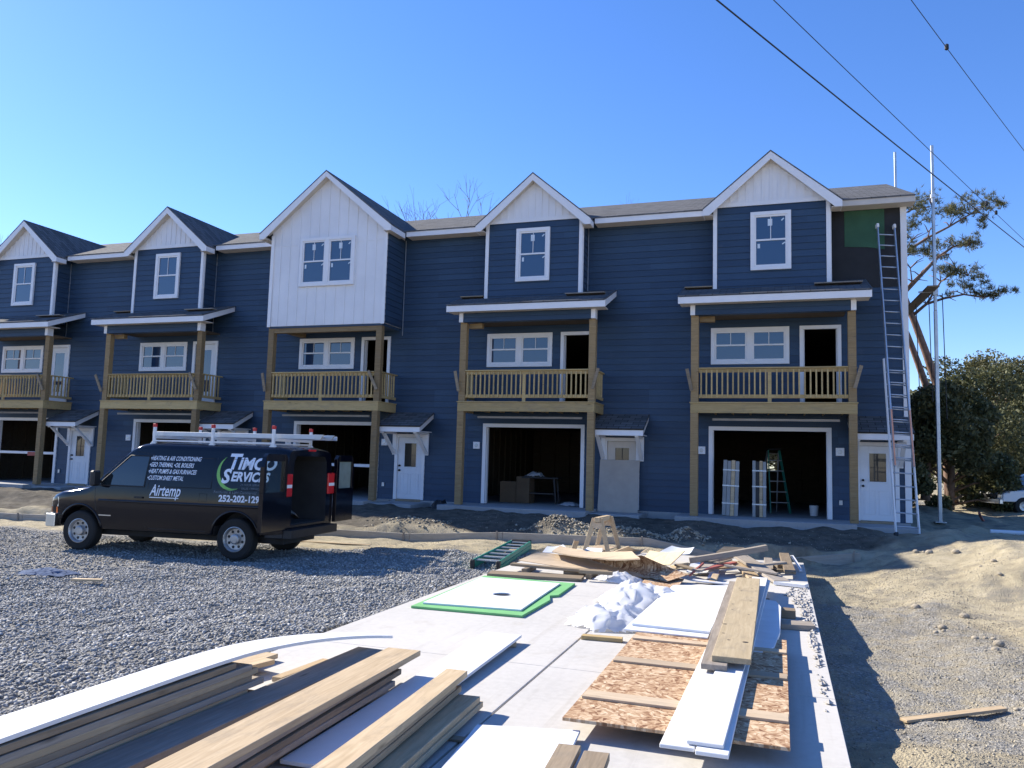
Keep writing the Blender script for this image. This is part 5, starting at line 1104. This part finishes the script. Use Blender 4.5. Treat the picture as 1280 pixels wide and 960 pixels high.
clumps=[(1214,258,28.9,.62,.16),(1190,264,28.8,.55,.15),(1234,256,28.9,.35,.14),(1222,275,28.8,.4,.12),(1140,256,30.5,.5,.26),(1160,250,30.6,.45,.22),(1128,268,30.3,.5,.3),(1150,278,30,.45,.2),(1196,302,31,.55,.16),(1178,318,30.8,.45,.16),(1212,306,31,.3,.14),(1160,312,30.5,.4,.16),(1200,340,28.8,.5,.17),(1218,347,28.8,.4,.15),(1186,346,28.9,.38,.16),(1234,368,28.6,.4,.12),(1247,366,28.6,.25,.12),(1208,362,28.8,.4,.1),(1142,305,31,.35,.2),(1128,312,28.6,.3,.15)]
rs=np.random.default_rng(77)
for px,py,D_,rx,rz in clumps:
    c=np.array(PD(px,py,D_)); nt=int(105*rx/.45); vs=[];fs=[]
    for i in range(nt):
        if i%18==0: sub=c+rs.normal(size=3)*np.array([rx*.75,rx*.75,rz*.85])
        t0=sub+rs.normal(size=3)*np.array([rx*.24,rx*.24,rz*.42]); ax=rs.normal(size=3)*.5+np.array([0,0,.7])
        for k in range(9):
            d_=ax+rs.normal(size=3)*.75; d_/=np.linalg.norm(d_); w_=np.cross(d_,rs.normal(size=3)); w_/=np.linalg.norm(w_)+1e-9; l=.13+.09*rs.random(); b=len(vs)
            vs+=[tuple(t0-w_*.009),tuple(t0+w_*.009),tuple(t0+d_*l)]; fs.append((b,b+1,b+2))
    mb=MB(); mb.add(vs,fs); mb.build('needle_clump',MAT['needles'],pine,recalc=False)
# bare trees behind the roofs
def bare(px,D_,top,spread,label,seed,base_py=600):
    rs=random.Random(seed); p=GD(px,base_py,D_); zb=hg(p.x,p.y); root=empty('bare_tree',(p.x,p.y,zb)); tag(root,label,'tree'); H=GD(px,top,D_).z-zb
    mb=MB(); mb.tube([(0,0,-.2),(0,0,H*.35),(.1,0,H*.55)],[.28,.22,.16],8); mb.build('trunk',MAT['bark'],root,smooth=True)
    br=MB()
    def grow(a,d,l,r,dep):
        e=a+d*l; m_=a.lerp(e,.5)+Vector((rs.uniform(-1,1),rs.uniform(-1,1),rs.uniform(-.5,1)))*l*.06; br.tube([a,m_,e],[r,r*.8,r*.6],4 if dep>1 else 5)
        if dep>=5: return
        for i in range(rs.choice((2,3,3))):
            nd=(d+Vector((rs.gauss(0,.42),rs.gauss(0,.42),rs.gauss(.12,.25)))).normalized(); grow(a.lerp(e,rs.uniform(.6,1)),nd,l*rs.uniform(.6,.85),r*.58,dep+1)
    for i in range(9):
        a=i*.7+rs.random(); d=Vector((math.cos(a)*spread,math.sin(a)*spread,1)).normalized(); grow(Vector((.1*(i%2),0,H*(.33+.025*i))),d,H*.2,.11,0)
    br.build('branches',MAT['twig'],root,recalc=False)
bare(556,44,246,.62,'bare winter tree showing above the roof between the white gable and the next one',5); bare(716,46,292,.35,'thin bare tree tips right of the gable with the single window over the dark-table garage',9); bare(4,46,318,.5,'bare tree tips at the left edge beside the leftmost gable',13)
# ------------------------------------------------------------------ parked truck, fence post, pipe
tk=empty('pickup_truck'); tk.scale=(.82,.82,.82); pt_=GD(1304,620,28); tk.location=(pt_.x,pt_.y,hg(pt_.x,pt_.y)+.0); tk.rotation_euler=(0,0,R_(200)); tag(tk,'white open-bed truck parked under the evergreens at the right edge','truck')
def K(n,mb,m,**k): return mb.build(n,MAT[m],tk,**k)
mb=MB(); mb.prism([(-2.4,.55),(-2.4,1.0),(-.9,1.0),(-.8,1.05),(.75,1.05),(2.0,1.0),(2.3,.88),(2.35,.55)],'y',-.88,.88); K('body',mb,'truck_white',bevel=.03)
mb=MB(); mb.prism([(-.85,1.05),(-.72,1.68),(-.55,1.74),(.3,1.74),(.45,1.68),(.95,1.06)],'y',-.78,.78); cb=K('cab',mb,'truck_white',bevel=.04)
for s_ in (1,-1):
    mb=MB(); mb.prism([(-.70,1.10),(-.62,1.62),(.28,1.64),(.68,1.10)],'y',s_*.781-.004,s_*.781+.004); mb.build('side_window',MAT['vehicle_glass'],cb)
mb=MB(); mb.add([(.56,-.68,1.62),(.56,.68,1.62),(.95,.72,1.12),(.95,-.72,1.12)],[(0,1,2,3)]); mb.v=[(x+.02,y,z+.02) for x,y,z in mb.v]; mb.build('windscreen',MAT['vehicle_glass'],cb)
mb=MB(); mb.add([(-.87,-.66,1.6),(-.87,.66,1.6),(-.90,.68,1.12),(-.90,-.68,1.12)],[(0,1,2,3)]); mb.build('rear_window',MAT['vehicle_glass'],cb)
mb=MB(); mb.box(-2.3,-.98,-.74,.74,.99,1.012); K('bed',mb,'dark_plastic')
mb=MB(); mb.box(2.3,2.46,-.86,.86,.45,.65); K('bumper',mb,'chrome',bevel=.02)
mb=MB(); mb.box(2.33,2.37,-.5,.5,.68,.85); K('grille',mb,'dark_plastic')
for s_ in (1,-1):
    mb=MB(); mb.box(2.32,2.365,s_*.7-.12,s_*.7+.12,.70,.85); K('headlight',mb,'chrome',bevel=.01)
    for x in (-1.5,1.45):
        mb=MB(); mb.lathe([(.2,s_*.9),(.36,s_*.9),(.38,s_*.86),(.38,s_*.70),(.2,s_*.68),(.2,s_*.9)],28,'y',(0,0,0),cap=False); w_=mb.build('wheel',MAT['black_rubber'],tk); w_.location=(x,0,.38); mb=MB(); mb.lathe([(.21,s_*.85),(.19,s_*.89),(.08,s_*.87),(.02,s_*.88)],20,'y'); mb.build('rim',MAT['wheel_steel'],w_)
pp=GD(1229,632,34); mb=MB(); mb.tube([(0,0,-.2),(0,0,1.05)],[.06,.05],8); o=mb.build('fence_post',MAT['weathered_lumber']); o.location=(pp.x,pp.y,hg(pp.x,pp.y)); tag(o,'short grey post standing left of the parked white truck','post')
a=G(1238,668,.45);b=G(1290,668,.5); mb=MB(); dd=b-a; prof=[(.055,0),(.055,dd.length),(.045,dd.length),(.045,0),(.055,0)]; mb.lathe(prof,14,'x',cap=False); o=mb.build('pipe',MAT['white_trim']); o.location=(a.x,a.y,hg(a.x,a.y)+.06); o.rotation_euler=(0,0,math.atan2(dd.y,dd.x)); tag(o,'pale pipe lying on the sand at the right edge','pipe')
board('stake',G(1064+160,640,.9),G(1245-16,650,.6),.06,.04,'red_dust','reddish stick leaning on the lit sand mound at the right','stick')
# ------------------------------------------------------------------ power lines
def wire(name,p1,z1,p2,z2,r,label,knobs=()):
    a=G(*p1,z1);b=G(*p2,z2); d=b-a; A=a-d*2.2; B=b+d*2.6; L=(B-A).length; pts=[]
    ua,ub=2.2/5.8,3.2/5.8
    for i in range(41):
        u=i/40; pts.append(A.lerp(B,u)+Vector((0,0,-.5*(4*u*(1-u)-1)-.5*(1-4*ua*(1-ua)))))
    o_=Vector(pts[0]); mb=MB(); mb.tube([p-o_ for p in pts],r,6); o=mb.build(name,MAT['wire'],smooth=True); o.location=o_; tag(o,label,'power line')
    for u in knobs:
        mb=MB(); c=a.lerp(b,u)-o_; mb.lathe([(.01,-.06),(.035,-.04),(.035,.04),(.01,.06)],10,'z',c+Vector((0,0,.0))); mb.build('clamp',MAT['wire'],o)
wire('power_line',(896,0),8.5,(1280,308),8.5,.012,'thickest power line slanting down behind the nearer staging pole to the right')
wire('power_line',(967,0),8.6,(1280,299),8.6,.0065,'thin power line meeting the thickest one near the right edge',(.74,.8))
wire('power_line',(1139,0),9.5,(1280,187),9.5,.0065,'thin power line crossing the top right corner',(.24,))
